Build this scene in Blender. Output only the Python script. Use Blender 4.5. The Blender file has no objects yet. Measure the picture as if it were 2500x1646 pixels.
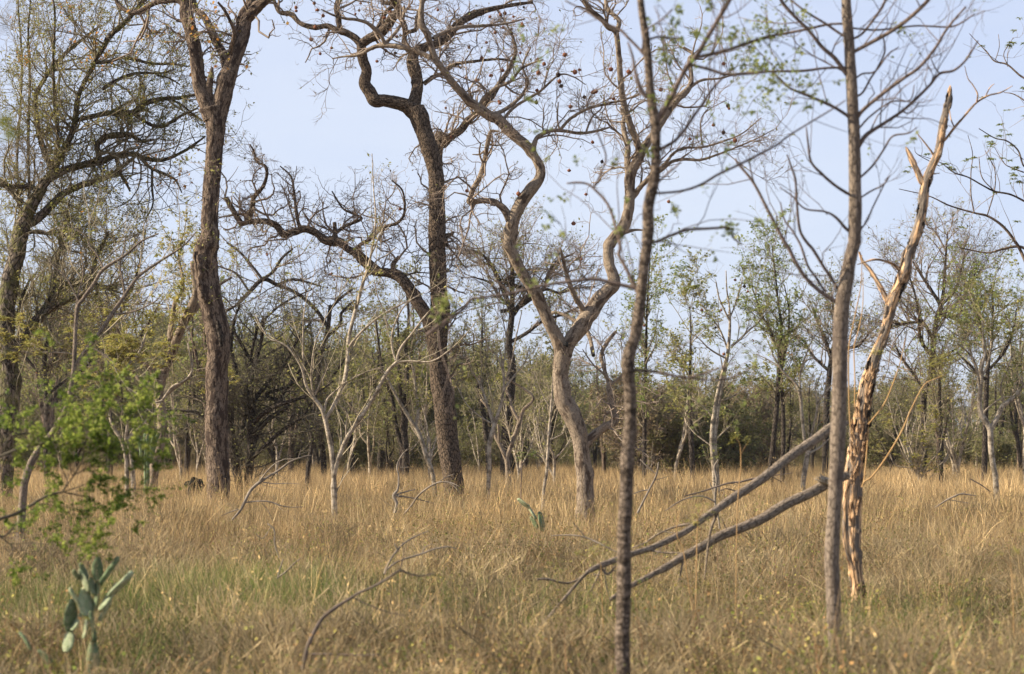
import bpy, math, random
import numpy as np

# ------------------------------------------------------------------ camera, light, exposure
SC = bpy.context.scene
COL = SC.collection
EYE = 1.65            # camera height above the ground
FPX = 4861.0          # focal length in pixels of the 2500 px wide photograph (70 mm lens)
HOR = 1092.0          # row of the horizon in the photograph

cam_data = bpy.data.cameras.new("camera")
cam_data.lens = 70; cam_data.sensor_width = 36
cam_data.shift_y = (HOR - 823.0) / 2500.0
cam_data.clip_start = 0.1; cam_data.clip_end = 3000
cam_data.dof.use_dof = True
cam_data.dof.focus_distance = 42
cam_data.dof.aperture_fstop = 3.5
cam = bpy.data.objects.new("camera", cam_data); COL.objects.link(cam)
cam.location = (0, 0, EYE); cam.rotation_euler = (math.radians(90), 0, 0)
SC.camera = cam

SUN_EL = math.radians(31); SUN_AZ = math.radians(-95)     # azimuth from +Y (view direction) towards +X
sun_dir = (math.sin(SUN_AZ) * math.cos(SUN_EL), math.cos(SUN_AZ) * math.cos(SUN_EL), math.sin(SUN_EL))
world = bpy.data.worlds.new("World"); SC.world = world; world.use_nodes = True
nt = world.node_tree; bg = nt.nodes["Background"]
sky = nt.nodes.new("ShaderNodeTexSky"); sky.sky_type = 'NISHITA'; sky.sun_disc = False
sky.sun_elevation = SUN_EL; sky.sun_rotation = SUN_AZ
sky.altitude = 0; sky.air_density = 1.0; sky.dust_density = 1.2; sky.ozone_density = 3.0
# thin veil of high haze over the clear sky, weakened overhead for less fill light
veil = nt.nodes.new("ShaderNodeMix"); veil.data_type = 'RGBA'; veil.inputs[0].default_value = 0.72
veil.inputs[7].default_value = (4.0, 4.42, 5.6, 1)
tcw = nt.nodes.new("ShaderNodeTexCoord"); sxyz = nt.nodes.new("ShaderNodeSeparateXYZ"); mr = nt.nodes.new("ShaderNodeMapRange")   # gradient added to darken the unseen zenith, cutting fill light on the trunks
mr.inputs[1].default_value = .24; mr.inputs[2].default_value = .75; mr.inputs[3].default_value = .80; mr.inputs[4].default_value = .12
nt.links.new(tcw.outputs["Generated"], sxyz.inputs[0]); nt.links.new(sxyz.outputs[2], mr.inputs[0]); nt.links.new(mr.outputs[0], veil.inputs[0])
cl = nt.nodes.new("ShaderNodeTexNoise"); cl.inputs["Scale"].default_value = 3.0; cl.inputs["Detail"].default_value = 6.0; cl.inputs["Roughness"].default_value = .55
cm = nt.nodes.new("ShaderNodeMapping"); cm.inputs["Scale"].default_value = (1, 1, 3.2); nt.links.new(tcw.outputs["Generated"], cm.inputs[0]); nt.links.new(cm.outputs[0], cl.inputs["Vector"])
cc = nt.nodes.new("ShaderNodeMix"); cc.data_type = 'RGBA'; cc.inputs[6].default_value = (3.65, 4.05, 5.2, 1); cc.inputs[7].default_value = (4.35, 4.6, 5.35, 1)   # thin uneven cirrus
cr_ = nt.nodes.new("ShaderNodeMapRange"); cr_.inputs[1].default_value = .35; cr_.inputs[2].default_value = .68; nt.links.new(cl.outputs["Fac"], cr_.inputs[0]); nt.links.new(cr_.outputs[0], cc.inputs[0]); nt.links.new(cc.outputs[2], veil.inputs[7])
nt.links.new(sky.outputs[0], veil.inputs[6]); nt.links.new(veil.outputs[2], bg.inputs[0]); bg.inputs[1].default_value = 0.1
sl = bpy.data.lights.new("sun", 'SUN'); sl.energy = 5.0; sl.angle = math.radians(0.6); sl.color = (1.0, 0.89, 0.71)
so = bpy.data.objects.new("sun", sl); COL.objects.link(so)
from mathutils import Vector
so.rotation_euler = Vector(sun_dir).to_track_quat('Z', 'Y').to_euler()
SC.view_settings.view_transform = 'Standard'; SC.view_settings.look = 'None'
SC.view_settings.gamma = 1; SC.view_settings.exposure = 0.92
SC.view_settings.use_curve_mapping = False
SC.render.engine = 'CYCLES'
SC.cycles.max_bounces = 6; SC.cycles.transparent_max_bounces = 8
SC.cycles.transmission_bounces = 3; SC.cycles.volume_bounces = 0

# ------------------------------------------------------------------ noise in numpy
def _hash(ix, iy, iz, k=0):
    h = (ix.astype(np.int64) * 374761393 + iy.astype(np.int64) * 668265263 + iz.astype(np.int64) * 1274126177 + k * 974634777) & 0x7fffffff
    h = ((h ^ (h >> 13)) * 1274126177) & 0x7fffffff
    h = h ^ (h >> 16)
    return (h & 0xffff) / 65535.0

def vnoise(p):
    i = np.floor(p).astype(int); f = p - i; f = f * f * (3 - 2 * f)
    r = 0
    for dx in (0, 1):
        for dy in (0, 1):
            for dz in (0, 1):
                w = (f[..., 0] if dx else 1 - f[..., 0]) * (f[..., 1] if dy else 1 - f[..., 1]) * (f[..., 2] if dz else 1 - f[..., 2])
                r = r + w * _hash(i[..., 0] + dx, i[..., 1] + dy, i[..., 2] + dz)
    return r * 2 - 1

def worley(p):
    i = np.floor(p).astype(int)
    f1 = np.full(p.shape[:-1], 9.0); f2 = f1.copy()
    for dx in (-1, 0, 1):
        for dy in (-1, 0, 1):
            for dz in (-1, 0, 1):
                c = i + np.array([dx, dy, dz])
                q = np.stack([c[..., k] + _hash(c[..., 0], c[..., 1], c[..., 2], k + 1) for k in range(3)], -1)
                d = np.linalg.norm(p - q, axis=-1)
                f2 = np.minimum(f2, np.maximum(f1, d)); f1 = np.minimum(f1, d)
    return f1, f2

# ------------------------------------------------------------------ objects and meshes
def tag(o, label=None, cat=None, group=None, kind=None):
    if label: o['label'] = label
    if cat: o['category'] = cat
    if group: o['group'] = group
    if kind: o['kind'] = kind
    return o

def empty(name, loc, label, cat, group=None):
    o = bpy.data.objects.new(name, None); o.location = loc; o.empty_display_size = .2
    COL.objects.link(o)
    return tag(o, label, cat, group)

def mesh_np(name, V, F, mat, attrs=None, smooth=True, matidx=None):
    """V (n,3); F list of arrays (m,3|4)"""
    me = bpy.data.meshes.new(name)
    if isinstance(F, np.ndarray): F = [F]
    F = [f for f in F if len(f)]
    me.vertices.add(len(V)); me.vertices.foreach_set("co", np.ascontiguousarray(V, dtype=np.float32).ravel())
    if F:
        loops = np.concatenate([f.ravel() for f in F]).astype(np.int32)
        starts = []; s = 0
        for f in F:
            starts.append(s + np.arange(len(f)) * f.shape[1]); s += f.size
        starts = np.concatenate(starts).astype(np.int32)
        me.loops.add(len(loops)); me.loops.foreach_set("vertex_index", loops)
        me.polygons.add(len(starts)); me.polygons.foreach_set("loop_start", starts)
        if matidx is not None: me.polygons.foreach_set("material_index", matidx.astype(np.int32))
    me.update(calc_edges=True)
    if attrs:
        for k, (typ, a) in attrs.items():
            at = me.attributes.new(k, typ, 'POINT')
            key = {'FLOAT': 'value', 'INT': 'value', 'FLOAT_VECTOR': 'vector', 'FLOAT_COLOR': 'color'}[typ]
            at.data.foreach_set(key, np.ascontiguousarray(a, dtype=np.int32 if typ == 'INT' else np.float32).ravel())
    if smooth and F: me.shade_smooth()
    for m in (mat if isinstance(mat, (list, tuple)) else [mat]): me.materials.append(m)
    return me

def link(name, me, parent=None, kind=None, label=None, loc=None):
    o = bpy.data.objects.new(name, me); COL.objects.link(o)
    if parent: o.parent = parent
    if loc is not None: o.location = loc
    return tag(o, label, kind=kind)

def unit(v): return v / np.maximum(np.linalg.norm(v, axis=-1, keepdims=True), 1e-9)

def tube_geo(P, R, S, refv=None):
    """batch of tubes. P (N,K,3), R (N,K) -> V, F, bark vector attribute"""
    N, K = P.shape[:2]
    T = np.empty_like(P); T[:, 1:-1] = P[:, 2:] - P[:, :-2]; T[:, 0] = P[:, 1] - P[:, 0]; T[:, -1] = P[:, -1] - P[:, -2]
    T = unit(T)
    if refv is None:
        m = np.abs(T.mean(1)); ref = np.eye(3)[np.argmin(m, 1)][:, None, :]
    else: ref = np.array(refv, float)[None, None, :]
    A = unit(np.cross(T, np.broadcast_to(ref, T.shape))); B = np.cross(T, A)
    th = np.arange(S) / S * 2 * math.pi
    c = np.cos(th)[None, None, :, None]; s = np.sin(th)[None, None, :, None]
    D = A[:, :, None] * c + B[:, :, None] * s
    V = P[:, :, None] + D * R[:, :, None, None]
    arc = np.concatenate([np.zeros((N, 1)), np.cumsum(np.linalg.norm(np.diff(P, axis=1), axis=2), 1)], 1)
    bark = np.stack(np.broadcast_arrays(R[:, :, None] * c[..., 0], R[:, :, None] * s[..., 0], arc[:, :, None]), -1)
    idx = np.arange(N * K * S).reshape(N, K, S)
    a = idx[:, :-1]; b = idx[:, 1:]
    F = np.stack([a, np.roll(a, -1, 2), np.roll(b, -1, 2), b], -1).reshape(-1, 4)
    return V, F, bark, D

def tubes(P, R, S):
    V, F, bark, _ = tube_geo(P, R, S)
    return V.reshape(-1, 3), F

def join(parts):
    V = []; F = {}; n = 0
    for v, f in parts:
        V.append(v); F.setdefault(f.shape[1], []).append(f + n); n += len(v)
    return np.concatenate(V), [np.concatenate(x) for x in F.values()]

def smooth_path(P, R, step):
    """Catmull-Rom through the points, resampled at about `step` metres"""
    P = np.asarray(P, float); R = np.asarray(R, float)
    Q = np.concatenate([[2 * P[0] - P[1]], P, [2 * P[-1] - P[-2]]])
    out = []; outr = []
    for i in range(len(P) - 1):
        p0, p1, p2, p3 = Q[i:i + 4]
        n = max(1, int(np.ceil(np.linalg.norm(p2 - p1) / step)))
        t = (np.arange(n) / n)[:, None]
        out.append(.5 * ((2 * p1) + (p2 - p0) * t + (2 * p0 - 5 * p1 + 4 * p2 - p3) * t ** 2 + (3 * p1 - p0 - 3 * p2 + p3) * t ** 3))
        ts = t[:, 0]; ts = ts * ts * (3 - 2 * ts)
        outr.append(R[i] * (1 - ts) + R[i + 1] * ts)
    out.append(P[-1:]); outr.append(R[-1:])
    return np.concatenate(out), np.concatenate(outr)

# ------------------------------------------------------------------ tracing: a point of the photograph at a distance
SCL = 1828 / 700.0
CROPS = {c: (x, y, SCL) for c, (x, y) in zip("ABCDEFGHIJKL", [(0, 0), (600, 0), (1200, 0), (1800, 0), (0, 600), (600, 600), (1200, 600), (1800, 600), (0, 1046), (600, 1046), (1200, 1046), (1800, 1046)])}
CROPS['Z'] = (540, 980, 5.223)

def parse(s):
    pts = []; c = None; lastw = None
    for tok in s.split():
        if tok in CROPS: c = CROPS[tok]; continue
        v = [float(a) for a in tok.split(',')]
        w = v[2] / c[2] if len(v) > 2 else None
        pts.append([c[0] + v[0] / c[2], c[1] + v[1] / c[2], w])
    ks = [i for i, p in enumerate(pts) if p[2] is not None]
    ws = np.interp(range(len(pts)), ks, [pts[i][2] for i in ks])
    return np.array([[p[0], p[1]] for p in pts]), ws

def at(px, py, d):
    return np.array([(px - 1250) / FPX * d, d, EYE - (py - HOR) / FPX * d])

def unproject(xy, dep):
    return np.stack([(xy[:, 0] - 1250) / FPX * dep, dep, EYE - (xy[:, 1] - HOR) / FPX * dep], -1)

class Traced:
    """limbs traced over the photograph, each at its own distance, joined to the limb it grows from"""
    def __init__(self, d, seed=0, slope=.45):
        self.d = d; self.rng = np.random.default_rng(seed); self.slope = slope
        self.limbs = []      # (name, P, R)
        self.px = np.zeros((0, 2)); self.dep = np.zeros(0)
    def add(self, s, name='branch', ground=False, slope=None, d0=None, wk=1.0):
        xy, w = parse(s)
        if d0 is None:
            d0 = self.d
            if len(self.px):
                j = np.argmin(((self.px - xy[0]) ** 2).sum(1)); d0 = self.dep[j]
        if slope is None: slope = 0 if ground else self.rng.uniform(-self.slope, self.slope)
        arc = np.concatenate([[0], np.cumsum(np.linalg.norm(np.diff(xy, axis=0), axis=1))]) / FPX * d0
        ph = self.rng.uniform(0, 6.28)
        dep = d0 + slope * arc + (0.0 if ground else .12) * (np.sin(arc * 1.3 + ph) - math.sin(ph))
        P = unproject(xy, dep); R = w / 2 / FPX * dep * wk
        if ground:
            b = P[0].copy(); b[2] = -.12; t = P[0] - P[1]
            b[0] += np.clip(t[0] / max(-t[2], .1) * P[0][2] * .4, -.2, .2)
            m = (b + P[0]) / 2
            P = np.concatenate([[b], P]) if P[0][2] < .5 else np.concatenate([[b], [m], P])
            R = np.concatenate([[R[0] * 1.25], R]) if len(P) == len(R) + 1 else np.concatenate([[R[0] * 1.3], [R[0] * 1.08], R])
        self.px = np.concatenate([self.px, xy]); self.dep = np.concatenate([self.dep, dep])
        # dense pixel path so later limbs can attach anywhere along this one
        for a in range(len(xy) - 1):
            for t in (.25, .5, .75):
                self.px = np.concatenate([self.px, [xy[a] * (1 - t) + xy[a + 1] * t]]); self.dep = np.append(self.dep, dep[a] * (1 - t) + dep[a + 1] * t)
        self.limbs.append((name, P, R))
        return self

# ------------------------------------------------------------------ growth
def chunks(P, R, L=.5):
    """cut a path into short 3-point parents of about L metres"""
    arc = np.concatenate([[0], np.cumsum(np.linalg.norm(np.diff(P, axis=0), axis=1))])
    n = max(1, int(arc[-1] / L)); t = np.linspace(0, arc[-1], n * 2 + 1)
    Q = np.stack([np.interp(t, arc, P[:, k]) for k in range(3)], -1); q = np.interp(t, arc, R)
    i = np.arange(n) * 2
    return np.stack([Q[i], Q[i + 1], Q[i + 2]], 1), np.stack([q[i], q[i + 1], q[i + 2]], 1)

def spawn(rng, P, R, n, L, ang=(30, 70), wob=.25, up=.1, K=5, t0=.15, rr=.6, rmax=9, rmin=.002, tip=.3, planar=0, tipchild=False, Lr=(.5, 1.2), mean=None):
    """children of a batch of parent paths; n = mean number per parent"""
    N, K0 = P.shape[:2]
    cnt = rng.poisson(n, N) if np.isscalar(n) else rng.poisson(n)
    if tipchild: cnt = cnt + 1
    pi = np.repeat(np.arange(N), cnt); M = len(pi)
    if M == 0: return np.zeros((0, K, 3)), np.zeros((0, K))
    t = t0 + (1 - t0) * rng.random(M)
    first = None
    if tipchild:
        first = np.zeros(M, bool); first[np.concatenate([[0], np.cumsum(cnt)[:-1]])[cnt > 0]] = True
        t[first] = 1.0
    u = t * (K0 - 1); i = np.minimum(u.astype(int), K0 - 2); f = (u - i)[:, None]
    p0 = P[pi, i] * (1 - f) + P[pi, i + 1] * f; r0 = R[pi, i] * (1 - f[:, 0]) + R[pi, i + 1] * f[:, 0]
    T = unit(P[pi, i + 1] - P[pi, i])
    rnd = rng.normal(size=(M, 3))
    if planar: rnd[:, 1] *= (1 - planar)
    Q = unit(rnd - (rnd * T).sum(1, keepdims=True) * T)
    a = np.radians(rng.uniform(ang[0], ang[1], M))
    if first is not None: a[first] *= .25
    D = T * np.cos(a)[:, None] + Q * np.sin(a)[:, None]
    D[:, 2] += up * .8
    D = unit(D)
    ln = L * rng.uniform(Lr[0], Lr[1], M) * (1.15 - .45 * t)
    out = np.empty((M, K, 3)); out[:, 0] = p0
    for k in range(1, K):
        D = D + rng.normal(size=(M, 3)) * wob; D[:, 2] += up * .45
        D = unit(D); out[:, k] = out[:, k - 1] + D * (ln / (K - 1))[:, None]
    rb = np.clip(r0 * rr, rmin, rmax)
    rad = rb[:, None] * np.linspace(1, tip, K)[None]
    return out, rad

def grow(rng, P, R, levels):
    out = []
    for lv in levels:
        P, R = spawn(rng, P, R, **lv); out.append((P, R))
    return out

def leaf_geo(rng, C, size, flat=.5, long=1.6, D=None, var=.4):
    """one folded rhombus per centre"""
    M = len(C)
    d = rng.normal(size=(M, 3)); d[:, 2] *= (1 - flat)
    if D is not None: d = d * .6 + D
    d = unit(d); r = rng.normal(size=(M, 3)) * .5; r[:, 2] += 1.0; s = unit(np.cross(d, r)); n = np.cross(s, d)
    z = size * rng.uniform(1 - var, 1 + var, M)[:, None]
    a = C; b = C + d * z * .5 * long + s * z * .5 + n * z * .12; c = C + d * z * long; e = C + d * z * .5 * long - s * z * .5 + n * z * .12
    V = np.stack([a, b, c, e], 1).reshape(-1, 3); F = np.arange(M * 4).reshape(M, 4)
    return V, F

def pinnate_geo(rng, C, size, nl=7, droop=.25):
    """umbrella of narrow feather leaves at each centre"""
    M = len(C); V = []; 
    for k in range(nl):
        th = rng.uniform(0, 6.28, M); d = np.stack([np.cos(th), np.sin(th), rng.uniform(-.1, .5, M)], -1); d = unit(d)
        s = unit(np.cross(d, [0, 0, 1.0])); z = size * rng.uniform(.6, 1.3, M)[:, None]; dn = np.array([0, 0, -1.0]) * z * droop
        a = C; m = C + d * z * .55; t = C + d * z + dn
        V.append(np.stack([a, m + s * z * .13, t, m - s * z * .13], 1))
    V = np.concatenate(V).reshape(-1, 3)
    return V, np.arange(len(V)).reshape(-1, 4)

def sample_on(rng, P, n, t0=.3):
    """n random points on a batch of paths"""
    i = rng.integers(0, len(P), n); t = t0 + (1 - t0) * rng.random(n); u = t * (P.shape[1] - 1)
    k = np.minimum(u.astype(int), P.shape[1] - 2); f = (u - k)[:, None]
    return P[i, k] * (1 - f) + P[i, k + 1] * f, unit(P[i, k + 1] - P[i, k])

# ------------------------------------------------------------------ materials
def N(nt, typ, **kw):
    n = nt.nodes.new(typ)
    for k, v in kw.items():
        if k in n.inputs.keys(): n.inputs[k].default_value = v
        else: setattr(n, k, v)
    return n

def new_mat(name):
    m = bpy.data.materials.new(name); m.use_nodes = True
    b = m.node_tree.nodes["Principled BSDF"]; b.inputs["Roughness"].default_value = .9
    b.inputs["Specular IOR Level"].default_value = .2
    return m, m.node_tree, b

def ramp(nt, stops):
    r = nt.nodes.new("ShaderNodeValToRGB"); e = r.color_ramp.elements
    e[0].position, e[0].color = stops[0][0], (*stops[0][1], 1)
    e[1].position, e[1].color = stops[-1][0], (*stops[-1][1], 1)
    for p, c in stops[1:-1]:
        x = e.new(p); x.color = (*c, 1)
    return r

def bark_mat(name, light, mid, dark, plate=.06, stretch=.45, crack=.5, depth=.02, moss=None, mossamt=.0, pscale=2.2, pstretch=1, patch=None, patchamt=.0, bands=0):
    m, nt, b = new_mat(name); L = nt.links.new
    at_ = N(nt, "ShaderNodeAttribute", attribute_name="bark")
    mp = N(nt, "ShaderNodeMapping"); mp.inputs["Scale"].default_value = (1 / plate, 1 / plate, stretch / plate)
    L(at_.outputs["Vector"], mp.inputs[0])
    nz = N(nt, "ShaderNodeTexNoise", Scale=1.6, Detail=5.0); L(mp.outputs[0], nz.inputs["Vector"])
    add = N(nt, "ShaderNodeVectorMath", operation='MULTIPLY_ADD'); L(nz.outputs["Color"], add.inputs[0]); add.inputs[1].default_value = (.9, .9, .9); L(mp.outputs[0], add.inputs[2])
    vo = N(nt, "ShaderNodeTexVoronoi", feature='DISTANCE_TO_EDGE', Scale=1.0); L(add.outputs[0], vo.inputs["Vector"])
    cr = ramp(nt, [(0.0, (0, 0, 0)), (crack * .35, (1, 1, 1))]); L(vo.outputs["Distance"], cr.inputs[0])
    n2 = N(nt, "ShaderNodeTexNoise", Scale=3.0, Detail=8.0, Roughness=.7); L(mp.outputs[0], n2.inputs["Vector"])
    c2 = ramp(nt, [(.3, mid), (.62, light)]); L(n2.outputs["Fac"], c2.inputs[0])
    mx = N(nt, "ShaderNodeMix", data_type='RGBA'); L(cr.outputs[0], mx.inputs[0]); mx.inputs[6].default_value = (*dark, 1); L(c2.outputs[0], mx.inputs[7])
    col = mx.outputs[2]
    n3 = N(nt, "ShaderNodeTexNoise", Scale=pscale, Detail=6.0, Roughness=.65); mp3 = N(nt, "ShaderNodeMapping"); mp3.inputs["Scale"].default_value = (1, 1, pstretch); L(at_.outputs["Vector"], mp3.inputs[0]); L(mp3.outputs[0], n3.inputs["Vector"])
    if bands:
        w = N(nt, "ShaderNodeTexNoise", Scale=1.0, Detail=4.0, Roughness=.6)
        mp2 = N(nt, "ShaderNodeMapping"); mp2.inputs["Scale"].default_value = (7, 7, bands); L(at_.outputs["Vector"], mp2.inputs[0]); L(mp2.outputs[0], w.inputs["Vector"])
        r = ramp(nt, [(.42, (1, 1, 1)), (.6, (.42, .40, .38))]); L(w.outputs["Fac"], r.inputs[0])
        mm = N(nt, "ShaderNodeMix", data_type='RGBA', blend_type='MULTIPLY'); mm.inputs[0].default_value = 1; L(col, mm.inputs[6]); L(r.outputs[0], mm.inputs[7]); col = mm.outputs[2]
    if patch:
        r = ramp(nt, [(1 - patchamt - .06, (0, 0, 0)), (1 - patchamt, (1, 1, 1))]); L(n3.outputs["Fac"], r.inputs[0])
        mm = N(nt, "ShaderNodeMix", data_type='RGBA'); L(r.outputs[0], mm.inputs[0]); L(col, mm.inputs[6]); mm.inputs[7].default_value = (*patch, 1); col = mm.outputs[2]
    if moss:
        n4 = N(nt, "ShaderNodeTexNoise", Scale=4.0, Detail=7.0, Roughness=.7); L(at_.outputs["Vector"], n4.inputs["Vector"])
        r = ramp(nt, [(1 - mossamt - .12, (0, 0, 0)), (1 - mossamt, (1, 1, 1))]); L(n4.outputs["Fac"], r.inputs[0])
        mm = N(nt, "ShaderNodeMix", data_type='RGBA'); L(r.outputs[0], mm.inputs[0]); L(col, mm.inputs[6]); mm.inputs[7].default_value = (*moss, 1); col = mm.outputs[2]
    L(col, b.inputs["Base Color"])
    hs = N(nt, "ShaderNodeMath", operation='MULTIPLY_ADD'); L(n2.outputs["Fac"], hs.inputs[0]); hs.inputs[1].default_value = .6; L(cr.outputs[0], hs.inputs[2])
    bp = N(nt, "ShaderNodeBump", Strength=.9, Distance=depth); L(hs.outputs[0], bp.inputs["Height"]); L(bp.outputs[0], b.inputs["Normal"])
    return m

def twig_mat(name, c1, c2, scale=1.5):
    m, nt, b = new_mat(name); L = nt.links.new
    g = N(nt, "ShaderNodeTexCoord"); nz = N(nt, "ShaderNodeTexNoise", Scale=scale, Detail=5.0, Roughness=.7); L(g.outputs["Object"], nz.inputs["Vector"])
    r = ramp(nt, [(.35, c1), (.65, c2)]); L(nz.outputs["Fac"], r.inputs[0]); L(r.outputs[0], b.inputs["Base Color"])
    return m

def leaf_mat(name, cols, scale=3.0, trans=.45):
    m, nt, b = new_mat(name); L = nt.links.new
    g = N(nt, "ShaderNodeNewGeometry")
    nz = N(nt, "ShaderNodeTexNoise", Scale=scale, Detail=2.0); tc = N(nt, "ShaderNodeTexCoord"); L(tc.outputs["Object"], nz.inputs["Vector"])
    ad = N(nt, "ShaderNodeMath", operation='MULTIPLY_ADD'); L(g.outputs["Random Per Island"], ad.inputs[0]); ad.inputs[1].default_value = .55; L(nz.outputs["Fac"], ad.inputs[2])
    sb = N(nt, "ShaderNodeMath", operation='SUBTRACT'); L(ad.outputs[0], sb.inputs[0]); sb.inputs[1].default_value = .27
    n = len(cols); r = ramp(nt, [(.2 + .6 * i / (n - 1), c) for i, c in enumerate(cols)]); L(sb.outputs[0], r.inputs[0])
    L(r.outputs[0], b.inputs["Base Color"]); b.inputs["Roughness"].default_value = .6
    tr = N(nt, "ShaderNodeBsdfTranslucent"); L(r.outputs[0], tr.inputs["Color"])
    ms = N(nt, "ShaderNodeMixShader"); ms.inputs[0].default_value = trans; L(b.outputs[0], ms.inputs[1]); L(tr.outputs[0], ms.inputs[2])
    L(ms.outputs[0], nt.nodes["Material Output"].inputs[0])
    return m

M = {}
M['dark_bark'] = bark_mat("dark_bark", (.20, .145, .10), (.075, .052, .037), (.014, .01, .007), plate=.04, stretch=.38, crack=.36, depth=.02)
M['brown_bark'] = bark_mat("brown_bark", (.26, .19, .135), (.10, .07, .05), (.025, .018, .013), plate=.045, stretch=.3, crack=.18, depth=.02, patch=(.06, .04, .03), patchamt=.45, pscale=11, pstretch=.3)
M['pale_bark'] = bark_mat("pale_bark", (.36, .28, .20), (.16, .12, .086), (.06, .044, .032), plate=.035, stretch=.45, crack=.10, depth=.012, patch=(.10, .07, .05), patchamt=.42, pscale=9, pstretch=.35)
M['young_bark'] = bark_mat("young_bark", (.34, .26, .19), (.13, .095, .07), (.035, .025, .02), plate=.02, stretch=.6, crack=.35, depth=.006, bands=26)
M['grey_bark'] = bark_mat("grey_bark", (.30, .235, .175), (.18, .135, .10), (.08, .06, .045), plate=.02, stretch=.35, crack=.25, depth=.006, patch=(.15, .115, .09), patchamt=.42, pscale=12, pstretch=.3)
M['log_bark'] = bark_mat("log_bark", (.32, .25, .18), (.20, .15, .11), (.09, .07, .05), plate=.02, stretch=.25, crack=.25, depth=.008, patch=(.19, .145, .10), patchamt=.40, pscale=12, pstretch=.2)
M['mossy_bark'] = bark_mat("mossy_bark", (.22, .175, .135), (.12, .09, .07), (.015, .011, .009), plate=.09, stretch=.5, crack=.5, depth=.03, moss=(.13, .12, .045), mossamt=.42)
M['black_bark'] = bark_mat("black_bark", (.11, .085, .065), (.055, .043, .034), (.008, .006, .005), plate=.07, stretch=.5, crack=.5, depth=.03)
M['cream_bark'] = bark_mat("cream_bark", (.56, .47, .35), (.38, .305, .225), (.14, .11, .08), plate=.05, stretch=.8, crack=.12, depth=.005, bands=7)
M['torn_wood'] = bark_mat("torn_wood", (.76, .50, .29), (.56, .32, .15), (.10, .05, .025), plate=.035, stretch=.12, crack=.3, depth=.012, patch=(.21, .17, .135), patchamt=.47, pscale=14, pstretch=.16)
M['char'] = bark_mat("char", (.035, .033, .032), (.02, .019, .018), (.005, .005, .005), plate=.05, stretch=1, crack=.5, depth=.02, moss=(.10, .12, .04), mossamt=.3)
M['twig_brown'] = twig_mat("twig_brown", (.17, .125, .095), (.32, .25, .19))
M['twig_dark'] = twig_mat("twig_dark", (.05, .043, .032), (.14, .118, .085))
M['twig_pale'] = twig_mat("twig_pale", (.27, .22, .15), (.42, .35, .24))
M['twig_grey'] = twig_mat("twig_grey", (.14, .115, .075), (.30, .25, .165))
M['twig_young'] = twig_mat("twig_young", (.09, .065, .055), (.22, .165, .13))
M['young_branch'] = bark_mat("young_branch", (.24, .18, .145), (.12, .085, .07), (.05, .035, .03), plate=.02, stretch=.6, crack=.25, depth=.004)
M['dead_wood'] = twig_mat("dead_wood", (.13, .105, .08), (.34, .28, .215), 6)
M['dead_wood_dark'] = twig_mat("dead_wood_dark", (.09, .068, .055), (.20, .155, .125), 6)
M['shoot'] = twig_mat("shoot", (.36, .21, .085), (.50, .32, .15), 4)
M['leaf_olive'] = leaf_mat("leaf_olive", [(.14, .15, .04), (.28, .27, .075), (.44, .39, .14)])
M['leaf_yellow'] = leaf_mat("leaf_yellow", [(.27, .27, .07), (.42, .39, .11), (.50, .41, .14)], trans=.5)
M['leaf_fresh'] = leaf_mat("leaf_fresh", [(.14, .19, .05), (.26, .30, .085), (.38, .39, .13)])
M['leaf_bush'] = leaf_mat("leaf_bush", [(.07, .12, .02), (.22, .29, .045), (.50, .53, .13)], scale=5, trans=.55)
M['leaf_far'] = leaf_mat("leaf_far", [(.12, .125, .045), (.22, .215, .08), (.34, .31, .13)], scale=.5)
M['leaf_dry'] = leaf_mat("leaf_dry", [(.40, .17, .05), (.55, .26, .06), (.60, .38, .10)])
M['leaf_brown'] = leaf_mat("leaf_brown", [(.17, .125, .07), (.30, .225, .125), (.28, .26, .11)], scale=.8)
M['fruit'] = twig_mat("fruit", (.09, .04, .027), (.34, .14, .075), 25)
M['fruit_dark'] = twig_mat("fruit_dark", (.02, .015, .012), (.07, .04, .03), 20)

# ------------------------------------------------------------------ tree assembly
def limb_mesh(name, P, R, mat, S=16, step=None, rough=.06, fiss=0.0, fsize=.08, seed=0, crook=0.0, cap=True):
    step = step or max(.02, float(np.mean(R)) * 2 * math.pi / S * 1.6)
    P, R = smooth_path(P, R, step)
    if crook:
        arc = np.arange(len(P)) * step
        P = P + np.stack([vnoise(np.stack([arc * 1.7 + seed * 7.1, arc * 0 + k * 5.3, arc * 0 + seed], -1)) for k in range(3)], -1) * crook * np.minimum(1, arc / .5)[:, None]
    V, F, bark, D = tube_geo(P[None], R[None], S, refv=(.05, 1, .1))
    q = bark + seed * 3.7
    Rr = R[None, :, None]
    disp = rough * Rr * (vnoise(q * 3.1 / max(.05, np.mean(R) * 6)) + .6 * vnoise(q * 11))
    if fiss:
        w = q / fsize * np.array([1, 1, .5]); w = w + .5 * np.stack([vnoise(w * 1.5 + 3), vnoise(w * 1.5 + 9), vnoise(w * 1.5 + 17)], -1)
        f1, f2 = worley(w); e = np.clip((f2 - f1) / .35, 0, 1)
        disp = disp - fiss * (1 - e) * np.minimum(1, Rr / .12)
    if np.mean(R) > .015 and fiss > 0:     # knots and old branch scars
        k1, k2 = worley((q + seed) / (np.mean(R) * 4.2)); disp = disp + Rr * .34 * np.clip(1 - k1 / .38, 0, 1) ** 1.5
    V = V + D * disp[..., None]
    V = V.reshape(-1, 3); bark = bark.reshape(-1, 3)
    Fs = [F]
    if cap:
        n = len(V); V = np.concatenate([V, [P[-1] + unit(P[-1] - P[-2]) * R[-1] * .4]]); bark = np.concatenate([bark, bark[-1:]])
        last = np.arange(n - S, n); Fs.append(np.stack([last, np.roll(last, -1), np.full(S, n)], -1))
    return V, Fs, bark

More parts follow.
